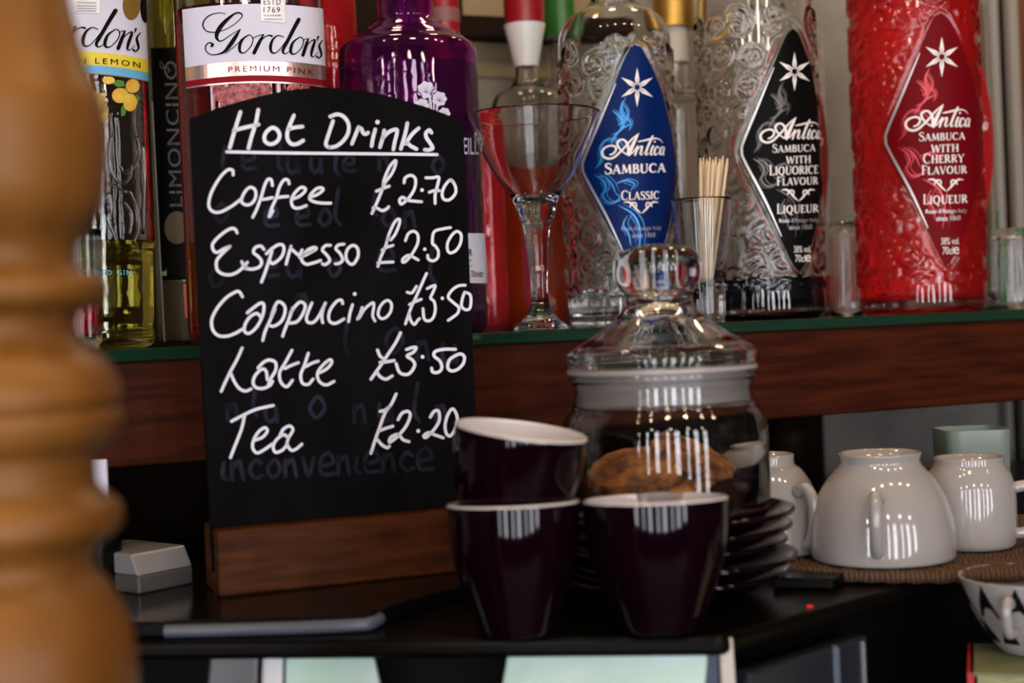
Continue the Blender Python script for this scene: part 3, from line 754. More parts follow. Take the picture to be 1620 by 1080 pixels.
# --- serif capitals as strokes (unit height)
def arc(cx, cy, rx, ry, a0, a1, n=9, w0=1.0, w1=1.0):
    out = []
    for i in range(n):
        a = math.radians(a0 + (a1 - a0) * i / (n - 1)); out.append((cx + rx * math.cos(a), cy + ry * math.sin(a), w0 + (w1 - w0) * abs(math.cos(a))))
    return out
TK, TN = 0.13, 0.055
def st(x, y0=0, y1=1, w=TK, srf=True, both=True):
    L = [[(x, y0, w), (x, y1, w)]]
    if srf: L += [[(x - .11, y0 + .02, TN), (x + .11, y0 + .02, TN)]]
    if srf and both: L += [[(x - .11, y1 - .02, TN), (x + .11, y1 - .02, TN)]]
    return L
def ln(x0, y0, x1, y1, w): return [[(x0, y0, w), (x1, y1, w)]]
def sf(x, y, h=.1): return [[(x - h, y, TN), (x + h, y, TN)]]
GL = {
 'S': (.5, [[(.46, .78, .05), (.40, .94, .06), (.25, .99, .07), (.09, .88, .11), (.11, .68, .12), (.28, .54, .13), (.43, .40, .13), (.46, .20, .12), (.34, .03, .08), (.19, .01, .06), (.06, .10, .06), (.03, .27, .05)]]),
 'A': (.72, ln(.08, 0, .36, 1, TN) + ln(.36, 1, .64, 0, TK) + ln(.18, .34, .52, .34, TN) + sf(.08, .02) + sf(.64, .02)),
 'M': (.9, ln(.12, 0, .18, 1, TN) + ln(.18, 1, .45, .08, TK) + ln(.45, .08, .72, 1, TN) + ln(.72, 1, .78, 0, TK) + sf(.12, .02) + sf(.78, .02)),
 'B': (.58, st(.14) + [[(.14, .98, .05), (.32, .98, .06), (.44, .86, .12), (.43, .64, .12), (.3, .53, .06), (.14, .53, .05)], [(.3, .53, .05), (.46, .44, .1), (.52, .27, .13), (.46, .08, .1), (.32, .02, .06), (.14, .02, .05)]]),
 'U': (.74, st(.16, .3, 1, TK, True)[:1] + sf(.16, .98) + sf(.62, .98) + [[(.16, .35, .13), (.18, .13, .12), (.28, .02, .08), (.45, .02, .06), (.58, .13, .06), (.62, .35, .06), (.62, 1, .06)]]),
 'C': (.66, [[(.6, .78, .05), (.52, .94, .06), (.38, .99, .07), (.18, .87, .12), (.08, .62, .14), (.08, .38, .14), (.18, .13, .12), (.38, .01, .07), (.52, .06, .06), (.6, .2, .05)], [(.6, .76, .05), (.6, .97, .05)]]),
 'L': (.54, st(.14) + [[(.14, .02, TN), (.48, .02, TN), (.5, .2, TN)]]),
 'I': (.3, st(.15)),
 'O': (.78, [arc(.39, .5, .31, .48, 0, 360, 25, .055, .14)]),
 'Q': (.8, [arc(.39, .5, .31, .48, 0, 360, 25, .055, .14), [(.38, .02, .08), (.52, -.14, .1), (.75, -.22, .06)]]),
 'R': (.66, st(.14) + [[(.14, .98, .05), (.34, .97, .07), (.46, .84, .12), (.45, .64, .12), (.32, .52, .06), (.14, .51, .05)]] + ln(.3, .52, .6, .01, TK)),
 'E': (.54, st(.14) + ln(.14, .97, .46, .97, TN) + ln(.46, .97, .47, .8, TN) + ln(.14, .52, .4, .52, TN) + ln(.14, .03, .49, .03, TN) + ln(.49, .03, .5, .2, TN)),
 'F': (.52, st(.14) + ln(.14, .97, .46, .97, TN) + ln(.46, .97, .47, .8, TN) + ln(.14, .52, .4, .52, TN)),
 'V': (.7, ln(.08, 1, .36, 0, TK) + ln(.36, 0, .62, 1, TN) + sf(.08, .98) + sf(.62, .98)),
 'H': (.76, st(.15) + st(.61) + ln(.15, .52, .61, .52, TN)),
 'Y': (.66, ln(.08, 1, .34, .48, TK) + ln(.34, .48, .6, 1, TN) + ln(.34, .5, .34, 0, TK) + sf(.08, .98) + sf(.6, .98) + sf(.34, .02)),
 'W': (1.0, ln(.07, 1, .28, 0, TK) + ln(.28, 0, .5, .95, TN) + ln(.5, .95, .7, 0, TK) + ln(.7, 0, .93, 1, TN) + sf(.07, .98) + sf(.93, .98)),
 'T': (.62, st(.31, both=False) + [[(.05, .8, TN), (.06, .97, TN), (.56, .97, TN), (.57, .8, TN)]]),
}
def serif(mb, txt, x0, x1, ybase, h, first=1.25, slope=-0.035, bold=1.25):
    ws = [GL[c][0] * (first if i == 0 else 1.0) for i, c in enumerate(txt)]
    tot = sum(ws) + 0.06 * (len(ws) - 1); sx = (x1 - x0) / tot; x = x0
    for i, c in enumerate(txt):
        k = first if i == 0 else 1.0
        for stp in GL[c][1]:
            pts = [(x + p[0] * sx * k, ybase - p[1] * h * k + slope * (x + p[0] * sx * k - x0), p[2] * (sx + h) / 2 * bold) for p in stp]
            mb.ribbon(pts, 1.0, 4 if len(pts) > 2 else 3, cap=False)
        x += (ws[i] + 0.06) * sx

ANTICA = [[(320, 560, 28), (380, 540, 35), (435, 480, 40), (440, 420, 42), (400, 382, 40), (320, 378, 35), (230, 410, 38), (165, 480, 42), (165, 560, 45), (220, 620, 45), (320, 640, 45), (420, 600, 42), (520, 510, 42), (620, 410, 40), (760, 250, 33), (905, 125, 12)],
 [(560, 485, 32), (490, 400, 45), (470, 320, 45), (520, 265, 40), (590, 255, 36), (650, 300, 45), (690, 400, 56), (690, 500, 50), (655, 550, 30), (600, 512, 28), (555, 490, 22)],
 [(905, 125, 12), (850, 225, 50), (785, 360, 66), (735, 480, 72), (705, 560, 58)], [(720, 552, 30), (780, 520, 25), (850, 425, 22), (872, 392, 22)],
 [(882, 390, 42), (862, 460, 46), (832, 565, 40)], [(850, 505, 20), (920, 410, 22), (972, 392, 38), (960, 460, 46), (938, 540, 38), (970, 562, 18), (1012, 510, 12)],
 [(1190, 180, 34), (1150, 260, 46), (1090, 400, 46), (1050, 520, 44), (1060, 565, 24), (1110, 530, 14)], [(900, 295, 24), (1020, 270, 34), (1150, 240, 36), (1270, 230, 24), (1350, 265, 16), (1392, 320, 7)],
 [(1195, 385, 44), (1162, 470, 44), (1150, 552, 36), (1180, 560, 16), (1222, 510, 12)], [(1310, 425, 30), (1290, 392, 22), (1250, 420, 36), (1225, 500, 44), (1240, 560, 32), (1290, 540, 18), (1330, 490, 12)],
 [(1420, 412, 22), (1380, 400, 20), (1345, 460, 36), (1335, 530, 38), (1360, 560, 22), (1395, 510, 20), (1425, 420, 30), (1406, 500, 30), (1408, 566, 24)]]
ORN = [[(190, 185, 3), (172, 225, 8), (185, 265, 9), (215, 290, 7), (208, 325, 3)], [(135, 238, 3), (162, 262, 9), (180, 300, 9), (165, 330, 6), (130, 345, 2)],
 [(210, 300, 3), (170, 322, 8), (138, 360, 7), (128, 385, 3)], [(58, 495, 2), (85, 452, 9), (80, 402, 7), (108, 366, 6), (160, 372, 5), (190, 402, 3)],
 [(175, 200, 3), (200, 240, 6), (195, 280, 6), (160, 300, 4)], [(55, 520, 2), (90, 545, 9), (106, 578, 10), (92, 610, 8), (112, 640, 8), (150, 640, 6), (165, 618, 4), (150, 602, 3)],
 [(62, 528, 2), (102, 532, 7), (130, 560, 7), (148, 600, 3)], [(150, 560, 3), (190, 545, 7), (230, 560, 6), (215, 590, 3)], [(160, 655, 2), (220, 690, 9), (250, 740, 8), (256, 800, 6), (246, 868, 2)],
 [(200, 700, 2), (182, 740, 7), (205, 780, 7), (215, 830, 3)]]
FLOUR = [[(185, 660, 3), (205, 658, 8), (225, 672, 8), (240, 690, 8), (258, 706, 4)], [(212, 678, 6), (222, 662, 7), (238, 664, 6), (238, 680, 5), (226, 680, 3)],
 [(335, 660, 3), (315, 658, 8), (298, 672, 8), (282, 690, 8), (266, 706, 4)], [(308, 678, 6), (298, 662, 7), (284, 664, 6), (284, 680, 5), (294, 680, 3)]]
CH = crop(1400, 40, 2.7)
def star(mb, core, cx, cy, r):
    for k in range(6):
        a = math.radians(-90 + 60 * k)
        p = lambda rr, da: (cx + rr * math.cos(a + da) * 0.93, cy + rr * math.sin(a + da))
        mb.poly([p(r * .16, -0.52), p(r * .45, -0.27), p(r, 0), p(r * .45, 0.27), p(r * .16, 0.52)])
        core.ribbon([(*p(r * .12, 0), 1.6), (*p(r * .46, 0), 0.6)], 1.0, 4, cap=False)
    core.dot(cx, cy, r * 0.07)
def label_map(ox, oy, sx, sy):
    """shift/scale from the cherry label's pixels to another bottle's label"""
    return lambda x, y: (ox + (x - 1490) * sx, oy + (y - 90) * sy)
LINES = {
 'cherry': [('SAMBUCA', 145, 342, 494, 30), ('WITH', 198, 316, 543, 32), ('CHERRY', 163, 338, 590, 33), ('FLAVOUR', 156, 350, 638, 32), ('LIQUEUR', 162, 353, 764, 34)],
 'liquorice': [('SAMBUCA', 142, 338, 494, 30), ('WITH', 205, 318, 543, 32), ('LIQUORICE', 128, 352, 594, 36), ('FLAVOUR', 162, 350, 640, 32), ('LIQUEUR', 162, 352, 764, 34)],
 'classic': [('SAMBUCA', 100, 368, 517, 38), ('CLASSIC', 172, 340, 632, 34)],
}
def sambuca(name, label, base_px, d, r_px, top_px, mats, kind, lm, level, liq, dia, n=2.0, ratio=1.0, neck=True, liq_label=None, seed=1, left_line=True):
    b = Bottle(name, label, base_px, d, r_px, n, ratio, 'sambuca bottles on the glass shelf')
    R = b.R; ht = b.h(top_px)
    prof = [(R * 0.90, 0.0)] + smooth_prof([(R * 0.95, 0.0015), (R, 0.006), (R, 0.02)], 3)
    prof += densify([(R, 0.02), (R, ht - 0.012)], 0.0011)[1:]
    prof += densify(smooth_prof([(R, ht - 0.012), (R * 0.97, ht), (R * 0.78, ht + 0.012), (R * 0.45, ht + 0.021), (0.0145, ht + 0.032), (0.0135, ht + 0.06), (0.0135, ht + 0.085)], 4), 0.004)[1:]
    pts = [np.array(lm(*p)) for p in dia]       # diamond outline (closed polyline, px)
    amap = b.arcmap(lm(1490, 90)[0])
    wpts = [amap(p[0], p[1], 0) for p in pts]
    # outline in surface coordinates for the embossing mask
    er = Vector((math.cos(b.ax), -math.sin(b.ax), 0)); ef = Vector((-math.sin(b.ax), -math.cos(b.ax), 0))
    def suv(v):
        q = v - b.base; x, y = q.dot(er), q.dot(ef)
        return (math.atan2(x, y / ratio) * R, q.z)
    D2 = np.array([suv(v) for v in wpts])
    rng = random.Random(seed)
    curves = []
    cell = 0.0205; grid = [(i_, j_) for i_ in range(int(-2.3 * R / cell), int(2.3 * R / cell) + 1) for j_ in range(int((ht - 0.02) / cell))]
    for i_, j_ in grid:
        cx, cz = (i_ + 0.5 * (j_ % 2) + rng.uniform(-.25, .25)) * cell, 0.024 + (j_ + rng.uniform(-.25, .25)) * cell
        s_ = rng.uniform(0.0085, 0.0135); a0 = rng.uniform(0, 6.28); dr = rng.choice((-1, 1))
        c = [(cx + s_ * math.exp(-0.2 * t) * math.cos(a0 + dr * t), cz + s_ * math.exp(-0.2 * t) * math.sin(a0 + dr * t)) for t in np.linspace(0, 7.5, 60)]
        curves.append(c)
        tx, tz = c[0]; a1 = a0 + dr * -1.6
        curves.append([(tx + k * 0.0009 * math.cos(a1 - dr * k * .07), tz + k * 0.0009 * math.sin(a1 - dr * k * .07)) for k in range(20)])
    CP_ = np.array([p for c in curves for p in c])
    def emboss(bt, v, nout, seg):
        V = np.array([tuple(q) for q in v]); O = V[:nout].copy()
        q = O - np.array(bt.base)
        x, y = q @ np.array(er), q @ np.array(ef)
        s_, z = np.arctan2(x, y / ratio) * R, q[:, 2]
        hgt = np.zeros(len(O)); front = np.where((z > 0.015) & (z < ht + 0.004))[0]
        S = np.c_[s_[front], z[front]]
        dm = np.full(len(S), 1.0)
        for i in range(0, len(S), 2000):
            dd_ = np.hypot(S[i:i + 2000, None, 0] - CP_[None, :, 0], S[i:i + 2000, None, 1] - CP_[None, :, 1]); dm[i:i + 2000] = dd_.min(1)
        # signed distance to the diamond outline
        dl = np.full(len(S), 1.0); ins = np.zeros(len(S), bool)
        Lp = np.r_[D2, D2[:1]]
        for (ax_, ay_), (bx_, by_) in zip(Lp[:-1], Lp[1:]):
            ab = np.array([bx_ - ax_, by_ - ay_]); ap = S - np.array([ax_, ay_]); L2 = max((ab ** 2).sum(), 1e-12)
            t = np.clip((ap @ ab) / L2, 0, 1); dl = np.minimum(dl, np.hypot(*(ap - t[:, None] * ab).T))
            cond = ((ay_ > S[:, 1]) != (by_ > S[:, 1])) & (S[:, 0] < (bx_ - ax_) * (S[:, 1] - ay_) / (by_ - ay_ + 1e-12) + ax_)
            ins ^= cond
        sd = np.where(ins, -dl, dl)
        hh = 0.0021 * np.exp(-(dm / 0.00125) ** 2) * sstep((sd - 0.004) / 0.003) * sstep((z[front] - 0.02) / 0.004) * sstep((ht + 0.004 - z[front]) / 0.01)
        hh += 0.0014 * np.exp(-((sd - 0.0035) / 0.0013) ** 2)
        hgt[front] = hh
        rad = np.hypot(q[:, 0], q[:, 1]) + 1e-9
        O[:, 0] += q[:, 0] / rad * hgt; O[:, 1] += q[:, 1] / rad * hgt
        V[:nout] = O
        return [Vector(p) for p in V]
    b.shell(prof, M_glass, 0.0026, 0.009, 200 if seed else 72, emboss=emboss if seed else None)
    if level: b.liquid(b.h(level), liq, 72, label=liq_label)
    b.cap(0.0155, ht + 0.05, ht + 0.088, M_blackgloss)
    # label
    lab = MB()
    half = len(dia) // 2
    lab.patch([lm(*p) for p in dia[:half + 1]], [lm(*p) for p in ([dia[0]] + dia[half:][::-1])], 60, 26)
    lo = lab.build('label', mats[0], b.root, amap, 0.0005)
    if mats[1]:
        o = MB()
        for s_ in ORN:
            o.ribbon([(*CH(p[0], p[1]), p[2] / 2.7) for p in s_], 0.95, 6)
            o.ribbon([(*CH(p[0] + 11 + 0.03 * (p[1] - 400), p[1] - 7), p[2] / 2.7) for p in s_], 0.4, 6)
            o.ribbon([(*CH(p[0] - 9, p[1] + 8), p[2] / 2.7) for p in s_[1:-1]], 0.3, 6)
        o.xf(lm).build('scroll_pattern', mats[1], lo, b.map, 0.0008)
    if kind:
        t = MB(); core = MB(); stm = MB(); scr = MB()
        star(stm, core, 1490, 90, 32)
        for s_ in ANTICA: scr.ribbon([(1420 + p[0] / 12.46, 155 + p[1] / 12.46, p[2] / 12.46) for p in s_], 1.0, 7)
        scr.dot(1518.6, 178.7, 1.7)
        stm.xf(lm).build('star_emblem', M_print, lo, b.map, 0.0011)
        scr.xf(lm).build('script_lettering', M_print, lo, b.map, 0.0011)
        for txt, a, c, yb, h in LINES[kind]:
            x0, yy = CH(a, yb); x1, _ = CH(c, yb)
            serif(t, txt, x0, x1, yy, h / 2.7, first=1.0 if txt == 'WITH' else 1.22, bold=1.6 if kind == 'classic' and txt == 'SAMBUCA' else 1.3)
        for s_ in FLOUR: t.ribbon([(*CH(p[0], p[1] - (18 if kind == 'classic' else 0)), p[2] / 2.7) for p in s_], 1.0, 6)
        dy = -14 if kind == 'classic' else 0
        t2 = MB()
        t2.text("Rossi d'Asiago Italy", *(CH(174, 0)[0], CH(350, 0)[0]), 335 + dy, 9, lambda x: -0.03 * (x - 1480))
        t2.text("since 1868", *(CH(220, 0)[0], CH(323, 0)[0]), 345.5 + dy, 8, lambda x: -0.03 * (x - 1480))
        if kind != 'classic':
            vol = MB(); vol.text("38% vol.", *(CH(240, 0)[0], CH(318, 0)[0]), 381.5, 11, lambda x: -0.03 * (x - 1490))
            vol.text("70cl", *(CH(246, 0)[0], CH(291, 0)[0]), 396.5, 12, lambda x: -0.03 * (x - 1490))
            vol.text("e", *(CH(292, 0)[0], CH(317, 0)[0]), 396, 11, None)
        if kind != 'classic': vol.xf(lm).build('volume_lettering', M_print, lo, b.map, 0.0011)
        t.xf(lm).build('lettering', M_print, lo, b.map, 0.0011)
        t2.xf(lm).build('small_print', M_grey if kind == 'classic' else M_silver, lo, b.map, 0.0011)
        core.xf(lm).build('star_core', mats[0], lo, b.map, 0.0013)
        if left_line:
            l_ = MB()
            l_.ribbon([(1455, 84, 1.2), (1428, 148, 3.6), (1404, 205, 4.0), (1401, 220, 4.2), (1406, 237, 4.0), (1440, 300, 3.8), (1468, 360, 1.2)], 1.0, 8)
            l_.xf(lm).build('silver_line', M_silver, lo, b.map, 0.0009)
    return b
DIA = [(1487, 20), (1478, 26), (1466, 52), (1440, 112), (1412, 178), (1399, 207), (1396, 220), (1400, 236), (1430, 292), (1460, 350), (1482, 396), (1490, 412), (1499, 420)] + \
      [(1508, 412), (1518, 396), (1540, 350), (1566, 292), (1588, 236), (1592, 220), (1589, 207), (1570, 160), (1540, 95), (1512, 48), (1498, 26)]
same = lambda x, y: (x, y)
cherry = sambuca('sambuca_bottle', 'red cherry sambuca bottle with red diamond label at right end of the glass shelf', (1461, 500), 1.06, 97, -28, (M_lred, M_ornred), 'cherry', same, -20, M_cherry, DIA, seed=3, liq_label='bright red liqueur')
liquor = sambuca('sambuca_bottle', 'clear bottle of black liquorice sambuca with black diamond label behind the toothpick glass', (1212, 512), 1.045, 93, -8, (M_lblack, M_orngrey), 'liquorice',
    label_map(1257, 113, 0.94, 0.965), 442, M_blackliq, DIA, seed=5, liq_label='black liqueur')
blue = sambuca('sambuca_bottle', 'clear classic sambuca bottle with blue diamond label behind the martini glass', (990, 520), 1.03, 89, 54, (M_lblue, M_ornblue), 'classic',
    label_map(1008, 138, 0.97, 0.97), 462, M_clearliq, DIA, seed=11)
sambuca('sambuca_bottle', 'second red-labelled sambuca bottle half hidden behind the cherry one', (1491, 497), 1.18, 86, 20, (M_lred2, None), 'cherry',
    label_map(1523, 108, 0.88, 0.88), 0, None, DIA, seed=0, left_line=False)
sambuca('sambuca_bottle', 'red-labelled sambuca bottle hidden behind the liquorice one', (1236, 508), 1.16, 82, 60, (M_lred2, None), 'cherry',
    label_map(1264, 135, 0.86, 0.86), 440, M_cherry, DIA, seed=0, left_line=False)

# --- pink gin
GORD = [[(460, 132, 5), (400, 122, 6), (320, 140, 8), (265, 185, 10), (246, 240, 11), (275, 290, 9), (340, 306, 8), (430, 290, 7), (530, 240, 6), (600, 180, 7), (618, 142, 10), (590, 122, 12), (545, 132, 14), (480, 182, 24), (420, 245, 32), (384, 305, 32), (376, 355, 24), (402, 388, 12), (440, 380, 8), (520, 325, 6), (604, 276, 6)],
 [(600, 280, 8), (562, 340, 26), (512, 415, 32), (455, 485, 22), (390, 515, 10), (320, 517, 8), (276, 482, 9), (274, 432, 10), (308, 404, 9), (340, 422, 18), (330, 436, 20)],
 [(460, 508, 5), (520, 462, 6), (590, 400, 6), (610, 370, 5)],
 [(682, 330, 8), (628, 368, 16), (596, 430, 24), (598, 488, 18), (638, 500, 8), (700, 440, 8), (722, 372, 8), (700, 336, 8), (682, 330, 7)],
 [(715, 368, 5), (760, 342, 6), (825, 326, 7)], [(818, 334, 12), (782, 400, 26), (732, 500, 28)], [(770, 430, 6), (820, 362, 7), (868, 336, 10), (900, 342, 16)],
 [(1012, 352, 7), (962, 336, 8), (912, 372, 16), (888, 440, 24), (898, 494, 16), (940, 500, 8), (990, 450, 7), (1040, 380, 7)],
 [(1156, 186, 30), (1100, 290, 28), (1045, 398, 26), (1006, 478, 22), (1022, 510, 10), (1062, 490, 6), (1100, 440, 5)],
 [(1160, 354, 8), (1104, 400, 16), (1080, 460, 24), (1088, 508, 16), (1130, 506, 8), (1182, 450, 8), (1202, 392, 8), (1184, 356, 8), (1160, 354, 7)],
 [(1196, 384, 5), (1222, 370, 6), (1250, 366, 7)], [(1246, 370, 12), (1226, 430, 24), (1196, 522, 26)], [(1212, 480, 6), (1250, 412, 7), (1300, 376, 10), (1306, 398, 18), (1284, 470, 22), (1276, 526, 14), (1300, 536, 6), (1335, 498, 5)],
 [(1340, 350, 16), (1330, 385, 5)], [(1380, 384, 8), (1352, 430, 14), (1362, 476, 18), (1372, 520, 14), (1348, 550, 10), (1326, 534, 14)]]
PK = crop(280, 0, 6.0)
pink = Bottle('gin_bottle', 'pink gin bottle with white script label behind the chalkboard', (417, 548), 0.905, 115, 2.5, 0.8, 'gin bottles at the left end of the shelf')
R = pink.R
pr = [(R * 0.9, 0), (R * 0.97, 0.002), (R, 0.008), (R, 0.215)] + smooth_prof([(R, 0.215), (R * 0.96, 0.235), (R * 0.7, 0.252), (0.018, 0.268), (0.0145, 0.285), (0.0145, 0.31)], 4)[1:]
pink.shell(densify(pr, 0.012), M_glass, 0.0025, 0.006)
pink.liquid(pink.h(24), M_pink, label='pink-red gin')
pink.cap(0.0165, 0.285, 0.32, P('pink_cap', (0.5, 0.08, 0.12), 0.3))
def ycurve(x): t = (x - 401) / 113.0; return t * t
L = MB(); xs = np.linspace(288, 515, 30)
L.patch([(x, 15 - 9 * (1 - ((x - 405) / 115) ** 2)) for x in xs], [(x + 5, 106 - 9.5 * (1 - ((x - 410) / 112) ** 2) + (x - 290) * 0.0) for x in xs], 40, 16)
lo = L.build('label', M_paper, pink.root, pink.map, 0.0005, label='white paper label')
L = MB(); L.patch([(x, 106 - 9.5 * (1 - ((x - 410) / 112) ** 2)) for x in xs + 5], [(x, 128 - 9 * (1 - ((x - 410) / 112) ** 2)) for x in xs + 6], 40, 8)
L.build('foil_band', M_rosegold, pink.root, pink.map, 0.00055, label='rose gold foil band')
L = MB(); L.patch([(x, 128 - 9 * (1 - ((x - 410) / 112) ** 2)) for x in xs + 6], [(x, 137.5 - 9 * (1 - ((x - 410) / 112) ** 2)) for x in xs + 6], 40, 5)
L.build('red_band', M_redstripe, pink.root, pink.map, 0.00055, label='dark red band')
L = MB(); L.patch([(x, 137.5 - 9 * (1 - ((x - 410) / 112) ** 2)) for x in xs + 6], [(x, 140 - 9 * (1 - ((x - 410) / 112) ** 2)) for x in xs + 6], 40, 3)
L.build('foil_edge', M_rosegold, pink.root, pink.map, 0.00055)
L = MB()
for s_ in GORD: L.ribbon([(*PK(p[0], p[1]), p[2] / 6) for p in s_], 1.3, 7)
L.build('script_lettering', M_ink, lo, pink.map, 0.0009)
L = MB(); L.text("PREMIUM PINK", 361, 497, 110, 9, lambda x: 8 * ((x - 420) / 100) ** 2 - 1.5 + 2 * (x - 420) / 100, spacing=1.35)
L.build('band_lettering', M_redink, lo, pink.map, 0.0010)
tagm = MB(); tagm.patch([(412, -40), (413, 33)], [(452, -38), (451, 36)], 14, 8)
tg = tagm.build('silver_tag', M_silver, pink.root, pink.map, 0.0012, label='silver rectangular tag')
L = MB(); L.text("ESTD", 417, 444, 3, 9, spacing=1.2); L.text("1769", 417, 443, 15.5, 9, spacing=1.2)
L.text("ALEXANDER", 417, 445, 24.5, 3); L.text("GORDON & CO", 418, 446, 30.5, 3)
L.build('tag_lettering', M_ink, tg, pink.map, 0.0016)
L = MB()
for (x, y, r) in ((350, 148, 14), (366, 146, 12), (382, 145, 16), (400, 144, 14), (418, 142, 12), (362, 160, 13), (380, 162, 12), (398, 158, 12), (345, 136, 10), (465, 143, 12), (482, 144, 10)):
    L.dot(x, y, r, 14)
L.build('berry_picture', M_berry, pink.root, pink.map, 0.0003, label='printed raspberries')

# --- lemon gin
lem = Bottle('gin_bottle', 'lemon gin bottle with yellow and blue label bands beside the turned post', (138, 545), 0.875, 112, 2.5, 0.8, 'gin bottles at the left end of the shelf')
R = lem.R
pr = [(R * 0.86, 0), (R * 0.92, 0.003), (R * 0.93, 0.010), (R * 0.90, 0.013), (R * 0.93, 0.017), (R * 0.96, 0.06), (R, 0.068), (R, 0.205)] + smooth_prof([(R, 0.205), (R * 0.96, 0.225), (R * 0.7, 0.242), (0.018, 0.258), (0.0145, 0.275), (0.0145, 0.30)], 4)[1:]
lem.shell(densify(pr, 0.012), M_glass2, 0.0025, 0.006)
lem.liquid(lem.h(385), M_lemonliq, label='pale yellow gin')
lem.cap(0.0165, 0.275, 0.31, P('yellow_cap', (0.6, 0.5, 0.06), 0.3))
xs = np.linspace(20, 236, 30)
tiltf = lambda x: 0.06 * (x - 180) + 12 * ((x - 150) / 110) ** 2 - 3
L = MB(); L.patch([(x - 6, -90 + tiltf(x)) for x in xs], [(x, 87 + tiltf(x)) for x in xs], 40, 24)
lo = L.build('label', M_paper, lem.root, lem.map, 0.0005, label='white paper label')
for nm, y0, y1, mt in (('yellow_band', 87, 108, M_yellow), ('blue_band', 108, 121, M_blueband), ('band_edge', 121, 122.5, M_gold)):
    L = MB(); L.patch([(x, y0 + tiltf(x)) for x in xs], [(x + 1, y1 + tiltf(x)) for x in xs], 40, 6); L.build(nm, mt, lem.root, lem.map, 0.0005)
def LM(x, y): return (183.3 + 1.1 * (x - 473.3) - 0.05 * (y - 30), 16.7 + 1.06 * (y - 30.8))
L = MB()
for s_ in GORD: L.ribbon([(*PK(p[0], p[1]), p[2] / 6) for p in s_], 1.3, 7)
L.xf(LM).build('script_lettering', M_ink, lo, lem.map, 0.0009)
L = MB(); L.text("SICILIAN LEMON", 45, 222, 99.5, 9, lambda x: 0.06 * (x - 180) + 4 * ((x - 170) / 60) ** 2 - 2, spacing=1.4)
L.build('band_lettering', M_ink, lo, lem.map, 0.0010)
L = MB(); L.dot(208, 8, 14, 20, 24); L.build('gold_seal', M_gold, lem.root, lem.map, 0.0009, label='oval gold seal')
L = MB(); L.dot(231, 10, 9, 20, 26); L.build('black_seal', M_lblack, lem.root, lem.map, 0.0009, label='black award seal')
L = MB(); L.patch([(114, -30), (118, 20)], [(158, -30), (158, 21)], 8, 8); tg = L.build('silver_tag', M_silver, lem.root, lem.map, 0.0010)
L = MB()
for k, y in enumerate((4, 9, 13, 17)): L.ribbon([(122, y, 1.6), (152, y + 0.6, 1.6)], 1.0, 4)
L.build('tag_lettering', M_grey, tg, lem.map, 0.0014)
L = MB()
for x, y, rx, ry in ((190, 151, 13, 12), (206, 162, 11, 14), (210, 136, 11, 11), (172, 127, 10, 6)): L.dot(x, y, rx, 18, ry)
L.build('lemon_picture', M_lemon, lem.root, lem.map, 0.0006, label='printed lemons')
L = MB()
for pts in ([(178, 132), (186, 126), (196, 128), (198, 136), (186, 138)], [(194, 166), (200, 172), (198, 182), (192, 184), (191, 174)], [(216, 148), (221, 156), (218, 164), (214, 156)], [(196, 138), (204, 142), (206, 150), (198, 146)]): L.poly(pts)
L.build('leaf_picture', M_leaf, lem.root, lem.map, 0.0005, label='printed green leaves')
L = MB(); L.poly([(146, 142), (156, 148), (168, 146), (166, 160), (172, 172), (170, 190), (160, 193), (152, 186), (148, 165)])
L.build('straw_picture', M_straw, lem.root, lem.map, 0.0005, label='printed yellow straw bundle')
L = MB(); L.text("DISTILLED GIN", 110, 208, 431, 8, bold=0.01, spacing=1.3); L.build('gin_lettering', M_blueband, lem.root, lem.map, 0.0008)
# raised scroll embossing on its lower glass
def relief(bt, lst, name, w, lift, mat, parent):
    V, Fc = [], []
    for s_ in lst:
        p3 = [bt.map(p[0], p[1], lift) for p in cr(s_, 6)]
        v, f = tube(p3, w, 8); Fc += [tuple(i + len(V) for i in q) for q in f]; V += v
    return mesh_obj(name, V, Fc, mat, parent)
relief(lem, [[(176, 215), (172, 245), (178, 275), (192, 290), (205, 280), (208, 262)], [(215, 215), (220, 240), (212, 262), (200, 276)], [(190, 262), (196, 272), (206, 268)], [(168, 290), (185, 296), (200, 304)],
    [(172, 305), (176, 330), (170, 345), (178, 365), (184, 380)], [(204, 300), (216, 330), (218, 360), (210, 385)], [(196, 318), (208, 340), (204, 372)], [(226, 225), (228, 290), (226, 370)]], 'embossing', 0.0011, 0.0002, M_glass, lem.root)

# --- limoncino
lim_b = Bottle('limoncino_bottle', 'slim limoncino bottle with tall black label between the two gin bottles', (300, 545), 0.985, 50, 2.0, 1.0)
R = lim_b.R
pr = [(R * 0.92, 0), (R, 0.004), (R, 0.235)] + smooth_prof([(R, 0.235), (R * 0.9, 0.25), (0.014, 0.27), (0.0125, 0.29), (0.0125, 0.315)], 4)[1:]
lim_b.shell(densify(pr, 0.012), M_glass, 0.002, 0.006, 48)
lim_b.liquid(lim_b.h(-60), M_limonliq, 48, label='yellow-green liqueur')
lim_b.cap(0.0140, 0.295, 0.325, M_blackgloss)
L = MB(); L.patch([(238, 76), (256, 443)], [(330, 74), (345, 441)], 50, 20)
lo = L.build('label', M_lblack, lim_b.root, lim_b.map, 0.0005, label='tall black label')
L = MB(); L.text("LIMONCINO", 168, 398, 283, 21, bold=0.0, spacing=1.05, rot=(277.5, 283, -math.pi / 2)); 
L.v = [(x + 0.042 * (y - 283) - 3, y - 66) for x, y in L.v]
L.ribbon([(258, 108, 1.2), (262, 104, 1.6), (268, 112, 2.4), (262, 116, 1.2)], 1.0, 5); L.ribbon([(254, 97), (258, 103), (257, 109), (253, 103), (254, 97)], 1.2, 5, True)
L.build('lettering', P('dim_print', (0.075, 0.055, 0.042), 0.5), lo, lim_b.map, 0.0009)
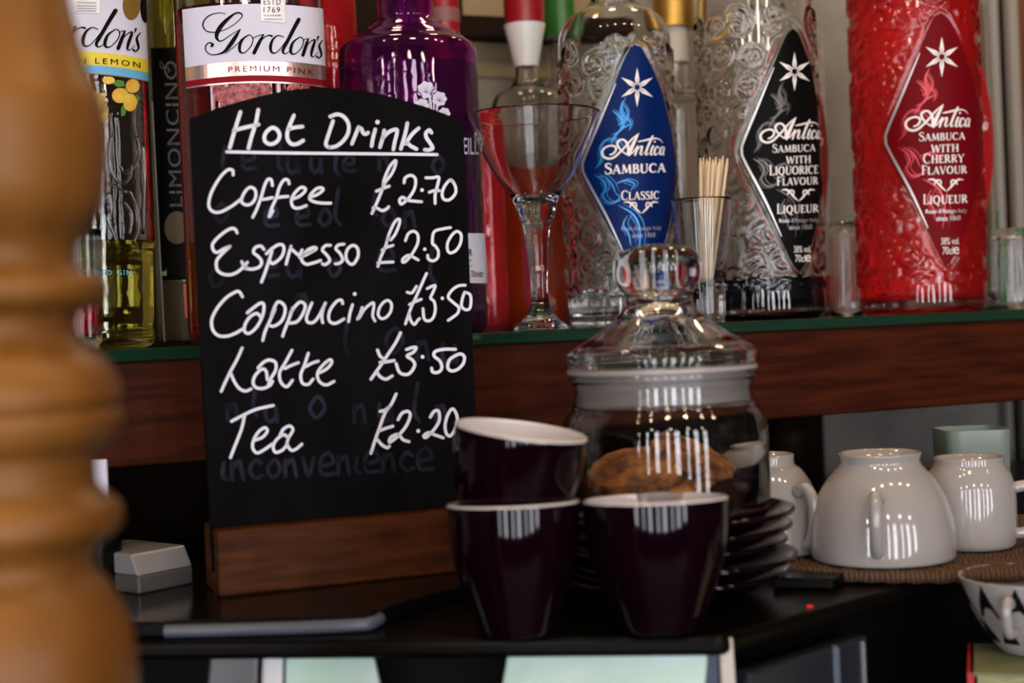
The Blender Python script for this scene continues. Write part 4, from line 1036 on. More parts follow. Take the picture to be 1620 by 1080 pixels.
L = MB(); L.text("vol", 254, 263, 431, 10, bold=0.01); L.build('vol_lettering', M_print, lo, lim_b.map, 0.0010)
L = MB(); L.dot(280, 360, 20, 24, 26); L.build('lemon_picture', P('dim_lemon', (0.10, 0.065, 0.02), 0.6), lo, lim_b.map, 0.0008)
L = MB(); L.patch([(240, 160), (259, 540)], [(241.5, 160), (261.5, 540)], 60, 3); L.build('label_edge', M_silver, lim_b.root, lim_b.map, 0.0010, label='pale label edge')
L = MB(); L.patch([(290, 449), (293, 503)], [(301, 449), (303, 503)], 8, 8); L.build('orange_sticker', P('orange_sticker', (0.75, 0.16, 0.02), 0.5), lim_b.root, lim_b.map, 0.0012, label='small orange sticker')
L = MB(); L.patch([(258, 445), (262, 538)], [(345, 445), (348, 538)], 12, 14); L.build('lower_label', P('brown_label', (0.05, 0.025, 0.01), 0.6), lim_b.root, lim_b.map, 0.0005)

# --- purple gin
pur = Bottle('gin_bottle', 'purple glass gin bottle with white flower print beside the martini glass', (664, 535), 0.955, 109, 2.2, 0.95)
R = pur.R
h1 = pur.h(74)
pr = [(R * 0.9, 0), (R * 0.97, 0.002), (R, 0.008), (R, h1 - 0.008)] + [(R * 0.99, h1 - 0.003), (R * 0.95, h1), (R * 0.92, h1 + 0.0008), (R * 0.80, h1 + 0.0048), (R * 0.785, h1 + 0.0062), (R * 0.58, h1 + 0.0105), (R * 0.565, h1 + 0.012), (R * 0.44, h1 + 0.0155), (R * 0.41, h1 + 0.019), (R * 0.41, h1 + 0.06)]
pur.shell(densify(pr, 0.010), M_purpleglass, 0.003, 0.008)
pur.liquid(pur.h(110), P('purple_gin', (0.50, 0.03, 0.44), 0.02, trans=0.96, ior=1.36), label='purple gin')
pur.cap(R * 0.43, h1 + 0.052, h1 + 0.085, M_blackgloss)
WN = crop(600, 100, 2.84)
L = MB()
for x, y, r in ((210, 120, 40), (270, 160, 34), (192, 190, 32), (292, 226, 28), (225, 245, 30)):
    pts = []
    for k in range(64):
        a = 2 * math.pi * k / 64; rr = r * (0.82 + 0.18 * abs(math.cos(3.5 * a))); pts.append(WN(x + rr * math.cos(a), y + rr * math.sin(a)))
    L.poly(pts)
for s_ in ([(228, 150), (234, 195), (236, 260)], [(262, 190), (257, 230), (255, 280)], [(246, 180), (243, 230), (244, 280)]): L.ribbon([WN(*p) for p in s_], 2.2, 5)
fl_ = L.build('flower_print', M_paper, pur.root, pur.map, 0.0006, label='white printed flowers')
L = MB()
for x, y, r in ((210, 120, 40), (270, 160, 34), (192, 190, 32), (292, 226, 28)):
    for a in (-1.2, -0.5, 0.2, 0.9, 1.6): 
        p0, p1 = WN(x, y + r * .3), WN(x + r * .6 * math.sin(a), y + r * .3 - r * .7 * math.cos(a)); L.ribbon([(*p0, 1.0), (*p1, 0.4)], 1.0, 3, cap=False)
L.build('flower_veins', M_purpleink, fl_, pur.map, 0.0009)
L = MB(); L.text("NEILL", 722, 757, 231, 26, lambda x: 0.03 * (x - 740), bold=0.008); L.build('lettering', M_paper, pur.root, pur.map, 0.0006)
L = MB(); L.patch([(672, 368), (676, 446)], [(768, 369), (774, 448)], 12, 16); lo = L.build('white_label', M_paper, pur.root, pur.map, 0.0006)
L = MB(); L.text("GINGER", 715, 748, 399, 12, bold=0.03) if False else L.text("R", 741, 748, 399, 11, bold=0.03); L.build('label_initial', M_purpleink, lo, pur.map, 0.0010)
L = MB(); L.text("700ml", 745, 757, 433, 11); L.text("e", 758, 764, 434, 8); L.text("ure", 741, 746, 412, 4); L.text("len", 741, 747, 420, 4); L.build('label_lettering', M_ink, lo, pur.map, 0.0010)
rng = random.Random(4); cs = []
for _ in range(26):
    x, y, a = rng.uniform(565, 700), rng.uniform(90, 160), rng.uniform(0, 3.1); r = rng.uniform(4, 9)
    cs.append([(x + r * math.cos(a + t), y + r * math.sin(a + t)) for t in np.linspace(0, rng.uniform(1.5, 4), 7)])
relief(pur, cs, 'embossing', 0.0007, 0.0001, M_purpleglass, pur.root)

# --- blurred bottles at the back
def back_bottle(name, label, base_px, d, r_px, prof_px, glass, liq=None, level=None, parts=(), group='bottles in the back row', ribs=0):
    b = Bottle(name, label, base_px, d, r_px, 2.0, 1.0, group)
    ps = [(rf * b.R, max(0.0, b.h(y)) if y is not None else 0.0) for rf, y in prof_px]
    pr = [(b.R * 0.9, 0.0), (b.R, 0.004)] + smooth_prof(ps, 4)
    o_ = b.shell(densify(pr, 0.012), glass, 0.0022, 0.005, 48)
    if ribs:
        for q in o_.data.vertices:
            rd = math.hypot(q.co.x, q.co.y)
            if rd > b.R * 0.6: k_ = 1 + 0.05 * abs(math.sin(math.atan2(q.co.y, q.co.x) * ribs / 2)) + 0.02 * math.sin(q.co.z * 700); q.co.x *= k_; q.co.y *= k_
    if liq: b.liquid(b.h(level), liq, 48)
    for nm, r0, r1, y0, y1, mt in parts:
        z0, z1 = b.h(y0), b.h(y1)
        v, f = lathe([(0, z0), (r0 * b.k, z0), (r1 * b.k, z1), (0, z1)], b.base, 40); mesh_obj(nm, v, f, mt, b.root, sharp=0.7)
    return b
back_bottle('spirit_bottle', 'clear bottle of orange-red spirit with red capsule and white collar', (850, 520), 1.12, 58, [(1, 480), (1, 210), (1, 170), (0.85, 150), (0.5, 138), (0.34, 125), (0.31, 100), (0.30, 40)], M_glass, M_orangeliq, 300,
    (('collar', 19, 33, 106, 40, P('white_collar', (0.72, 0.74, 0.74), 0.3)), ('capsule', 32, 32, 39, -70, M_redcap)))
back_bottle('spirit_bottle', 'short red ribbed bottle glowing pink between purple bottle and martini glass', (777, 520), 1.08, 30, [(1, 470), (1, 215), (0.92, 200), (0.7, 192), (0.68, 186)], M_redglass, P('rose_liquid', (0.98, 0.10, 0.13), 0.02, trans=0.7, ior=1.36), 230, (('stopper', 26, 26, 187, 176, M_redcap),), ribs=12)
back_bottle('spirit_bottle', 'bottle with dark green capsule showing behind the blue label bottle', (905, 515), 1.20, 46, [(1, 470), (1, 200), (0.85, 160), (0.4, 120), (0.38, 40)], M_glass, M_clearliq, 300, (('capsule', 24, 26, 60, -60, M_greencap),))
back_bottle('spirit_bottle', 'clear bottle with gold capsule between blue and black label bottles', (1085, 512), 1.16, 48, [(1, 470), (1, 185), (0.85, 155), (0.45, 138), (0.4, 100), (0.4, 40)], M_glass, M_clearliq, 330,
    (('capsule', 32, 32, 45, -70, M_goldcap), ('collar', 22, 22, 100, 46, P('pale_collar', (0.6, 0.55, 0.48), 0.4))))
back_bottle('spirit_bottle', 'dark red bottle behind the purple gin with pale neck label', (722, 525), 1.10, 44, [(1, 470), (1, 200), (0.8, 120), (0.6, 80), (0.55, 0)], M_redglass, None, None, (('capsule', 26, 26, 62, -60, M_redcap), ('neck_label', 27, 27, 38, 16, P('pale_pink_label', (0.2, 0.07, 0.07), 0.5))))
back_bottle('spirit_bottle', 'red glass bottle squeezed between pink and purple gin bottles', (546, 535), 1.03, 40, [(1, 470), (1, 30), (0.8, -20), (0.4, -60), (0.38, -100)], M_redglass, M_cherry, 0, (('capsule', 17, 17, -90, -140, M_redcap),))
back_bottle('spirit_bottle', 'green liqueur bottle peeping out behind the cherry sambuca', (1552, 493), 1.25, 32, [(1, 470), (1, 340), (0.8, 310), (0.45, 280), (0.42, 220)], M_glass, M_greenliq, 335, (('capsule', 14, 14, 240, 200, M_greencap),))

# cut crystal tumbler beside the post
cb = at(128, 540, 0.835)
tumb = thing('cut_glass_tumbler', 'small cut crystal tumbler with red glints against the turned post', 'glass', (cb.x, cb.y, ZS + 0.0002))
def flute(v, base, k, amp, zmin):
    out = []
    for q in v:
        r = q - Vector(base); rad = math.hypot(r.x, r.y)
        if rad > 0.004 and r.z > zmin:
            a = math.atan2(r.y, r.x); s_ = 1 + amp * abs(math.sin(k * a / 2)); q = Vector((base[0] + r.x * s_, base[1] + r.y * s_, q.z))
        out.append(q)
    return out
k = 0.835 / F
pr = [(0, 0), (24 * k, 0), (27 * k, 3 * k), (30 * k, 12 * k), (34 * k, 110 * k), (35 * k, 190 * k), (32 * k, 190 * k), (30 * k, 110 * k), (26 * k, 25 * k), (0, 22 * k)]
v, f = lathe(densify(pr, 0.004), (cb.x, cb.y, ZS + 0.0002), 96)
mesh_obj('glass_body', flute(v, (cb.x, cb.y, ZS), 14, 0.10, 0.003), f, M_glass, tumb)
v, f = lathe([(0, 21.5 * k), (26.3 * k, 24 * k), (29.6 * k, 90 * k), (0, 90 * k)], (cb.x, cb.y, ZS + 0.0002), 48)
mesh_obj('drink', v, f, M_cherry, tumb, label='red drink')

# ------------------------------------------------------------ martini glass
d = 0.925; k = d / F
mb_ = at(856, 522, d)
mart = thing('martini_glass', 'empty clear martini glass with thick stem at front of the shelf', 'glass', (mb_.x, mb_.y, ZS + 0.0002))
H_ = lambda y: (522 - y) * k
pr = [(0, 0), (46 * k, 0), (47 * k, H_(520)), (44 * k, H_(516)), (30 * k, H_(506)), (19 * k, H_(492)), (15 * k, H_(470)), (15 * k, H_(440)), (18 * k, H_(400)), (22 * k, H_(370)), (26 * k, H_(352)), (30 * k, H_(340)), (33 * k, H_(326)), (38 * k, H_(314)), (60 * k, H_(282)), (84 * k, H_(234)), (102 * k, H_(195)), (106.5 * k, H_(183)), (107 * k, H_(181.5)),
      (105.5 * k, H_(181)), (104 * k, H_(184)), (99 * k, H_(196)), (81 * k, H_(235)), (57 * k, H_(281)), (33 * k, H_(309)), (22 * k, H_(318)), (0, H_(322))]
pr2 = [pr[0], pr[1]] + smooth_prof(pr[2:19], 3) + pr[19:]
v, f = lathe(pr2, (mb_.x, mb_.y, ZS + 0.0002), 96)
# facets on the stem
v2 = []
for q in v:
    r = q - Vector((mb_.x, mb_.y, ZS)); rad = math.hypot(r.x, r.y)
    if H_(490) < r.z < H_(345) and rad > 0.003:
        a = math.atan2(r.y, r.x); c_ = math.cos(math.pi / 8) / math.cos(((a + math.pi / 8) % (math.pi / 4)) - math.pi / 8); q = Vector((mb_.x + r.x * c_, mb_.y + r.y * c_, q.z))
    v2.append(q)
mesh_obj('glass_body', v2, f, M_glass, mart)

# ------------------------------------------------------------ toothpick glass
d = 0.972; k = d / F
sb = at(1117, 517, d)
shot = thing('shot_glass', 'shot glass holding toothpicks in front of the liquorice sambuca', 'glass', (sb.x, sb.y, ZS + 0.0002))
H_ = lambda y: (517 - y) * k
pr = [(0, 0), (29 * k, 0), (31 * k, 1.5 * k), (33 * k, H_(470)), (40 * k, H_(400)), (48 * k, H_(325)), (48.3 * k, H_(322)), (46.5 * k, H_(321.5)), (45.5 * k, H_(326)), (37 * k, H_(400)), (29 * k, H_(450)), (22 * k, H_(458)), (0, H_(461))]
v, f = lathe(densify(pr, 0.006), (sb.x, sb.y, ZS + 0.0002), 72)
mesh_obj('glass_body', v, f, M_glass, shot)
rng = random.Random(2)
tops = [(1108, 250), (1113, 249), (1118, 251), (1123, 248), (1128, 252), (1133, 248), (1139, 251), (1144, 246), (1151, 250), (1111, 256), (1121, 255), (1131, 255), (1137, 257)]
tproto = None
for i, (x, y) in enumerate(tops):
    dd_ = d + (0.006 if i % 2 else -0.004) + rng.uniform(-0.002, 0.002)
    p1 = at(x, y, dd_)
    a = rng.uniform(-1, 1) * 14 * k
    p0 = Vector((sb.x + (p1.x - sb.x) * 0.35 - 0.002, sb.y + (p1.y - sb.y) * 0.7, ZS + H_(457)))
    v, f = tube([p0, p0.lerp(p1, 0.06), p0.lerp(p1, 0.94), p1], [0.0004, 0.0011, 0.0011, 0.0004], 8)
    o = mesh_obj('toothpick', v, f, M_pick, loc=p0)
    top(o, 'pale wooden toothpick standing in the shot glass', 'toothpick', 'toothpicks in the shot glass')
# upside-down ribbed glasses on the shelf
def rib_glass(cx, yb, yt, r0, r1, d, label):
    k = d / F; p = at(cx, yb, d); hgt = (yb - yt) * k
    t = thing('ribbed_glass', label, 'glass', (p.x, p.y, ZS + 0.0002), 'ribbed glasses on the shelf')
    w = 3 * k
    pr = [(r0 * k - w, 0), (r0 * k, 0.0005), ((r0 * .9 + r1 * .1) * k, hgt * 0.3), (r1 * k, hgt * 0.9), (r1 * k * 0.95, hgt), (r1 * k * 0.7, hgt), (0, hgt - 0.001), (0, hgt - 0.007), (r1 * k * 0.8, hgt - 0.006), (r1 * k - w, hgt * 0.82), ((r0 * .9 + r1 * .1) * k - w, hgt * 0.3), (r0 * k - w, 0)]
    v, f = lathe(densify(pr, 0.005), (p.x, p.y, ZS + 0.0002), 96)
    mesh_obj('glass_body', flute(v, (p.x, p.y, ZS), 20, 0.05, hgt * 0.15), f, M_glass, t)
rib_glass(1340, 506, 358, 26, 22, 1.13, 'upturned ribbed glass between the liquorice and cherry bottles')
rib_glass(1606, 490, 364, 33, 28, 1.17, 'upturned ribbed glass at the right end of the shelf')

# ------------------------------------------------------------ turned wooden post
d = 0.42; k = d / F
pa = at(5, 540, d)
sil = [(0, 107), (60, 122), (100, 133), (140, 148), (167, 158), (207, 164), (240, 165), (300, 163), (329, 157), (350, 147), (367, 134), (385, 122), (400, 117), (428, 121), (438, 140), (447, 158), (465, 164), (482, 158), (492, 140), (500, 122), (520, 116), (540, 122), (553, 134), (575, 163), (607, 181), (632, 187), (640, 186), (645, 178), (651, 178), (657, 187), (673, 189), (700, 178), (718, 153), (728, 148), (760, 148), (775, 152), (788, 165), (805, 184), (825, 189), (842, 186), (858, 168), (875, 148), (890, 142), (910, 148), (930, 165), (960, 182), (1000, 200), (1040, 208), (1080, 212)]
pr = [((x - (5 + 0.042 * (y - 540))) * k, pa.z + (540 - y) * k) for y, x in sil][::-1]
pr = [(pr[0][0] * 0.96, pr[0][1] - 0.035), ] + smooth_prof(pr, 3) + [(pr[-1][0] * 0.9, pr[-1][1] + 0.05), (pr[-1][0] * 0.85, pr[-1][1] + 0.3)]
post = thing('newel_post', 'turned golden oak post out of focus at the left edge', 'post', (pa.x, pa.y, 0))
zb = pr[0][1]
v, f = lathe([(0, zb)] + pr + [(0, pr[-1][1])], (pa.x, pa.y, 0), 96)
mesh_obj('turned_shaft', v, f, M_post, post)
rb = pr[0][0] * 1.02
v, f = box(pa.x - rb, pa.x + rb, pa.y - rb, pa.y + rb, 0.0, zb + 0.001)
bevel(mesh_obj('square_base', v, f, M_post, post, smooth=False), 0.004)

# ------------------------------------------------------------ espresso cups
def espresso(name, label, base, k, tilt=None, rs=1.0):
    r = thing(name, label, 'cup', base, 'aubergine espresso cups')
    o = smooth_prof([(60, 0), (63, 6), (72, 32), (84, 66), (97, 110), (103, 148), (105.6, 185), (106, 203)], 4)
    v, f = lathe([(0, 3 * k), (52 * k, 3 * k), (56 * k, 0)] + [(a * k * rs, z * k) for a, z in o] + [(105.5 * k * rs, 204.5 * k)], base, 80, tilt=tilt)
    mesh_obj('cup_body', v, f, M_purple, r, label='glossy dark aubergine outside')
    i_ = smooth_prof([(106.3, 203.0), (105.6, 205.5), (103.0, 206.2), (100.8, 204.5), (100, 188), (97.5, 150), (90, 108), (77, 66), (56, 20), (30, 10), (0, 9)], 4)
    v, f = lathe([(a * k * rs, z * k) for a, z in i_], base, 80, tilt=tilt)
    mesh_obj('cup_lining', v, f, M_cupin, r, label='white glazed inside and rim')
    return r
cl = ground(820, 1003, ZM); kl = cl.y / F
tb_ = Matrix.Rotation(math.radians(-3.2), 3, 'X')      # both lower cups lean back a touch
espresso('espresso_cup', 'dark aubergine espresso cup holding another tilted cup beside the chalkboard', (cl.x, cl.y, ZM + 60 * kl * math.sin(math.radians(3.2))), kl, tb_)
c2 = ground(1046, 997, ZM); k2 = c2.y / F
espresso('espresso_cup', 'dark aubergine espresso cup in front of the cookie jar', (c2.x, c2.y, ZM + 65 * k2 * math.sin(math.radians(3.2))), k2, tb_, rs=1.09)
tl = Matrix.Rotation(math.radians(9.5), 3, 'Y') @ Matrix.Rotation(math.radians(3.5), 3, "X")
ax = tl @ Vector((0, 0, 1))
rimc = at(830, 685, cl.y + 0.0006) + Vector((-0.0014, 0.0018, 0.0008))
ub = rimc - ax * 203 * kl
ub = Vector((ub.x, ub.y, ub.z))
espresso('espresso_cup', 'dark aubergine espresso cup tilted inside the cup below it', ub, kl, tl, rs=1.0)

# ------------------------------------------------------------ saucers, jar, cookies
jd = 0.725
jp = at(1056, 815, jd)
JX, JY = jp.x, jp.y
zs_ = ZM + 0.0002
kj = jd / F
sproto = None
offs = [(0.0, 0.0), (0.003, -0.002), (-0.001, 0.001), (0.0015, 0.0), (0.003, 0.0)]
names = ['lowest', 'second from the bottom', 'middle', 'second from the top', 'topmost']
for i in range(5):
    loc = Vector((JX + offs[i][0], JY + offs[i][1], zs_ + i * 0.0075))
    if sproto is None:
        sproto = thing('saucer', '', 'saucer', loc, 'stacked aubergine saucers')
        sp = smooth_prof([(0.030, 0.0), (0.032, 0.0004), (0.045, 0.0045), (0.0575, 0.0104), (0.0608, 0.0118), (0.0613, 0.0134), (0.0600, 0.0142), (0.0565, 0.0130), (0.045, 0.0072), (0.032, 0.0034), (0.022, 0.0030)], 4)
        v, f = lathe([(0, 0.0002)] + sp + [(0, 0.0027)], loc, 80)
        mesh_obj('plate', v, f, M_purple, sproto)
        s_ = sproto
    else:
        s_ = copy_tree(sproto); s_.location = loc
    s_['label'] = 'glossy dark aubergine saucer under the cookie jar, %s of the stack' % names[i]
zj = zs_ + 4 * 0.0075 + 0.0083
kj = jd / F
jar = thing('cookie_jar', 'clear glass jar of cookies with a knobbed glass lid on stacked saucers', 'jar', (JX, JY, zj))
yb = 500 + 40 + (CAMZ - zj) / kj      # row reference (unrolled) of the jar floor
def hz(y):          # image row on the axis -> height; rows read near x=1045
    x = 1045
    for _ in range(3):
        p = at(x, y, jd); x += (JX - p.x) / kj
    return p.z
z650, z640, z580 = hz(655), hz(643), hz(582)
rb = 163 * kj; rn = 149 * kj
pr = [(rb * 0.88, zj), (rb * 0.96, zj + 0.002), (rb, zj + 0.007), (rb, hz(690))] + smooth_prof([(rb, hz(690)), (rb * 0.985, hz(668)), (rb * 0.955, hz(655)), (rn * 1.0, hz(645)), (rn * 0.99, hz(639)), (rn * 0.965, hz(633)), (rn * 0.965, hz(602)), (rn * 0.99, hz(597)), (rn * 1.0, hz(592)), (rn * 0.985, hz(587))], 3)[1:]
inn = [(r - 0.0018, z) for r, z in pr[::-1] if z > zj + 0.006] + [((rb - 0.0022) * 0.9, zj + 0.0045), (0, zj + 0.004)]
v, f = lathe([(0, zj)] + densify(pr, 0.008) + inn, (JX, JY, 0), 96)
mesh_obj('jar_body', v, f, M_glass, jar)
# milky sealing rings round the lid plug
def ring(prof): return lathe(prof + [prof[0]], (JX, JY, 0), 96)
rg = [(rn * 0.90, hz(634)), (rn * 0.915, hz(634)), (rn * 0.915, hz(622)), (rn * 0.90, hz(620)), (rn * 0.90, hz(612)), (rn * 0.915, hz(610)), (rn * 0.915, hz(590)), (rn * 1.0, hz(586.5)), (rn * 1.005, hz(583)), (rn * 1.0, hz(580)), (rn * 0.88, hz(580))]
v, f = ring(rg)
mesh_obj('sealing_ring', v, f, M_seal, jar, sharp=0.6, label='milky white plastic seal')
lidp = [(rn * 0.93, hz(579.5)), (rn * 1.0, hz(579)), (rn * 1.016, hz(574)), (rn * 1.018, hz(562)), (rn * 0.985, hz(553)), (rn * 0.86, hz(541)), (rn * 0.70, hz(526)), (rn * 0.53, hz(508)), (rn * 0.415, hz(492)), (rn * 0.36, hz(477)), (rn * 0.37, hz(463)), (rn * 0.42, hz(452)), (rn * 0.465, hz(438)), (rn * 0.475, hz(424)), (rn * 0.45, hz(409)), (rn * 0.37, hz(396)), (rn * 0.22, hz(388)), (rn * 0.10, hz(386))]
lin = [(rn * 0.03, hz(482)), (rn * 0.20, hz(492)), (rn * 0.33, hz(504)), (rn * 0.50, hz(522)), (rn * 0.70, hz(541)), (rn * 0.88, hz(556)), (rn * 0.92, hz(566)), (rn * 0.925, hz(579))]
v, f = lathe(smooth_prof(lidp, 4) + [(0, hz(385.5))], (JX, JY, 0), 96)
vi, fi = lathe([(0, hz(480))] + smooth_prof(lin, 4), (JX, JY, 0), 96)
# join outer and inner skins at the bottom ring
kk = len(v); V = list(v) + list(vi); Fc = list(f) + [tuple(i + kk for i in q) for q in fi]
nlast = len(V) - 96
Fc += [(i, (i + 1) % 96, nlast + (i + 1) % 96, nlast + i) for i in range(96)]
mesh_obj('lid', V, Fc, M_glass, jar, label='clear glass lid with round knob')
# cookies
def cookie_mesh(R, th, seed):
    V, Fc = [], []
    nu, nv = 48, 20
    rows = []
    for j in range(nv + 1):
        a = -math.pi / 2 + math.pi * j / nv
        if j in (0, nv): rows.append([len(V)]); V.append(Vector((0, 0, math.copysign(th / 2, a))));  continue
        rows.append(list(range(len(V), len(V) + nu)))
        for i in range(nu):
            t = 2 * math.pi * i / nu; c = math.cos(a)
            V.append(Vector((R * c ** 0.75 * math.cos(t), R * c ** 0.75 * math.sin(t), th / 2 * math.copysign(abs(math.sin(a)) ** 0.8, a))))
    for a, b in zip(rows[:-1], rows[1:]):
        for i in range(nu):
            i2 = (i + 1) % nu
            if len(a) == 1: Fc.append((a[0], b[i2], b[i]))
            elif len(b) == 1: Fc.append((a[i], a[i2], b[0]))
            else: Fc.append((a[i], a[i2], b[i2], b[i]))
    out = []
    for q in V:
        n1 = mnoise.noise(q * 160 + Vector((seed, 0, 0))) * 0.0020 + mnoise.noise(q * 420 + Vector((0, seed, 0))) * 0.0011
        out.append(q + (q.normalized() if q.length > 1e-6 else Vector((0, 0, 1))) * n1)
    return out, Fc
zc = zj + 0.0045
for i, (dx, dy, dz, R_, th, rx, ry, lab) in enumerate((
        (-0.008, 0.004, 0.0065, 0.034, 0.010, 0, 0, 'round brown cookie lying flat at the bottom of the glass jar'),
        (-0.0165, -0.010, 0.0185, 0.0245, 0.010, 0.50, -0.22, 'rounded golden brown cookie leaning at the left front of the jar'),
        (0.016, 0.010, 0.0225, 0.0245, 0.010, 0.35, 0.50, 'darker brown cookie propped at the right back of the jar'))):
    v, f = cookie_mesh(R_, th, i * 3.7)
    Rm = Matrix.Rotation(ry, 3, 'Y') @ Matrix.Rotation(rx, 3, 'X'); L0 = Vector((JX + dx, JY + dy, zc + dz))
    o = mesh_obj('cookie', [Rm @ q + L0 for q in v], f, M_cookie, loc=L0)
    top(o, lab, 'cookie', 'cookies in the glass jar')

# ------------------------------------------------------------ woven mat and white cups
mc = ground(1500, 855, ZT - 0.0015)
mr = 0.125
V, Fc = [], []
# spiral of twisted rope coils laid flat
N = 1700; turns = 15
pts, rad = [], []
for i in range(N):
    t = i / (N - 1); a = 2 * math.pi * turns * math.sqrt(t) ; rr = 0.006 + (mr - 0.006) * math.sqrt(t)
    pts.append(Vector((mc.x + rr * 1.15 * math.cos(a), mc.y + rr * 0.8 * math.sin(a), ZM + 0.0042)))
    rad.append(0.0040 * (0.88 + 0.12 * math.sin(i * 2.1)))
v, f = tube(pts, rad, 8)
o = mesh_obj('woven_placemat', v, f, M_mat, loc=(mc.x, mc.y, ZM))
top(o, 'round coiled seagrass mat under the upturned white cups', 'placemat')
ZC = ZM + 0.0084
def white_cup(label, cx, yb, prof, handle, d=None):
    """upside-down cup: prof = (r px, rows above the rim)"""
    p = ground(cx, yb, ZC) if d is None else at(cx, yb, d)
    k = p.y / F
    t = thing('white_cup', label, 'cup', (p.x, p.y, ZC), 'upturned white cups on the woven mat')
    base = (p.x, p.y, ZC)
    o = [(a * k, z * k) for a, z in prof]
    top_z = o[-1][1]; rf = o[-1][0]
    i_ = [(max(a - 4 * k, 0.001), z) for a, z in o[::-1] if z < top_z - 14 * k] 
    pr = [(o[0][0] - 2.5 * k, 0)] + smooth_prof(o, 4) + [(rf - 2 * k, top_z + 1 * k), (rf - 7 * k, top_z - 1 * k), (rf - 9 * k, top_z - 7 * k), (0, top_z - 8 * k), (0, top_z - 13 * k)] + i_[:] + [(o[0][0] - 2.5 * k, 0)]
    v, f = lathe(pr, base, 80)
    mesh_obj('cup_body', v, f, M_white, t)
    pts = [Vector((p.x, p.y, ZC)) + Vector((math.cos(handle[0]) * r * k, math.sin(handle[0]) * r * k, z * k)) for r, z in handle[1]]
    pts = [Vector(q) for q in cr([tuple(q) for q in pts], 6)]
    rr = [handle[2] * k * (1.15 if i in (0, len(pts) - 1) else 1.0) for i in range(len(pts))]
    v, f = tube(pts, rr, 14)
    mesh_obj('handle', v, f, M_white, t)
    return t
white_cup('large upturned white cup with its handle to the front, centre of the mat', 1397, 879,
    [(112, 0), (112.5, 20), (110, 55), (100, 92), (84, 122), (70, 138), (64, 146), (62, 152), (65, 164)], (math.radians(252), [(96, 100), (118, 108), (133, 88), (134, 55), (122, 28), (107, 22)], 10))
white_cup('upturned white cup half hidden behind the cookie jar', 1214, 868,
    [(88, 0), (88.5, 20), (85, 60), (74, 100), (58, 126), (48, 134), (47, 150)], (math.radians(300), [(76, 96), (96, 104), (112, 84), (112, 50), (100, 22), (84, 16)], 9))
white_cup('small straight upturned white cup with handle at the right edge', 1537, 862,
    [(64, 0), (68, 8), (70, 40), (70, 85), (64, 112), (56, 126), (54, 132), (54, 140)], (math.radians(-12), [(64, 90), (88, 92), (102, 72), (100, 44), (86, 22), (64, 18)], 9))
# pale plastic tub behind the small cup
tb = ground(1535, 850, ZM); tb = Vector((tb.x, tb.y + 0.085, ZM))
kt = tb.y / F
px_ = CX + (1540 - CX)
tc_ = at(1538, 750, tb.y)
v, f = lathe([(0, 0), (46 * kt, 0), (49 * kt, 4 * kt), (52 * kt, 0.059), (50 * kt, 0.059), (47 * kt, 6 * kt), (0, 5 * kt)], (tc_.x, tc_.y, ZM + 0.0002), 64, n=5.0)
tub = thing('plastic_tub', 'pale green translucent tub behind the small white cup', 'container', (tc_.x, tc_.y, ZM + 0.0002))
mesh_obj('tub_body', v, f, M_plasticgreen, tub, sharp=0.7)

# thin black gadget lying before the mat
q = [ground(x, y, ZM) for x, y in ((1222, 932), (1318, 934), (1352, 915), (1262, 907))]
v, f = prism([Vector((p.x, p.y)) for p in q], ZM + 0.0002, ZM + 0.006)
c_ = sum(q, Vector()) / 4
o = bevel(mesh_obj('card_reader', v, f, M_blackgloss, smooth=False, loc=(c_.x, c_.y, ZM)), 0.0012)
top(o, 'thin glossy black slab lying between the saucers and the mat', 'gadget')

# ------------------------------------------------------------ things on the low ledge at right
zl = 1.0552
d = 0.70; k = d / F
zb_ = at(1585, 1032, d).z
bk0 = at(1526, 1050, 0.666)
brot = Matrix.Rotation(math.radians(-18), 3, 'Z')
def spin(v): return [brot @ (Vector(q) - bk0) + bk0 for q in v]
nb_ = 3; thk = (zb_ - zl) / nb_
bproto = None
for i in range(nb_):
    cx_, cy_ = bk0.x + 0.0785 + (0.002 if i % 2 else 0), bk0.y + 0.030
    z0 = zl + i * thk
    b_ = thing('book', '%s in the stack of books below the patterned jug' % ('topmost yellow-edged book', 'second book from the top', 'lowest book')[nb_ - 1 - i], 'book', (cx_, cy_, z0), 'books stacked below the patterned jug')
    v, f = box(cx_ - 0.073, cx_ + 0.073, cy_ - 0.027, cy_ + 0.029, z0 + 0.0015, z0 + thk - 0.0017)
    mesh_obj('pages', spin(v), f, M_page, b_, smooth=False)
    v1, f1 = box(cx_ - 0.076, cx_ + 0.076, cy_ - 0.030, cy_ + 0.031, z0, z0 + 0.0015)
    v2_, f2 = box(cx_ - 0.076, cx_ + 0.076, cy_ - 0.030, cy_ + 0.031, z0 + thk - 0.0017, z0 + thk - 0.0002)
    v3, f3 = box(cx_ - 0.0775, cx_ - 0.0745, cy_ - 0.030, cy_ + 0.031, z0, z0 + thk - 0.0002)
    mesh_obj('cover', spin(v1 + v2_ + v3), f1 + [tuple(t + 8 for t in g) for g in f2] + [tuple(t + 16 for t in g) for g in f3], [P('olive_cover', (0.16, 0.17, 0.08), 0.6), M_redspine], b_, smooth=False, fmat=[0] * 12 + [1] * 6, fix=False)
jg = at(1630, 1028, d)
jug = thing('patterned_jug', 'white jug with black triangles standing on the books at lower right', 'jug', (jg.x, jg.y, zb_))
pr = smooth_prof([(40, 0), (46, 4), (62, 25), (84, 60), (98, 92), (104, 112), (106, 122)], 4)
v, f = lathe([(0, 0)] + [(a * k, z * k) for a, z in pr] + [((a - 4) * k, z * k) for a, z in pr[::-1] if z > 10] + [(0, 10 * k)], (jg.x, jg.y, zb_ + 0.0002), 64)
mesh_obj('jug_body', v, f, M_white, jug)
L = MB()
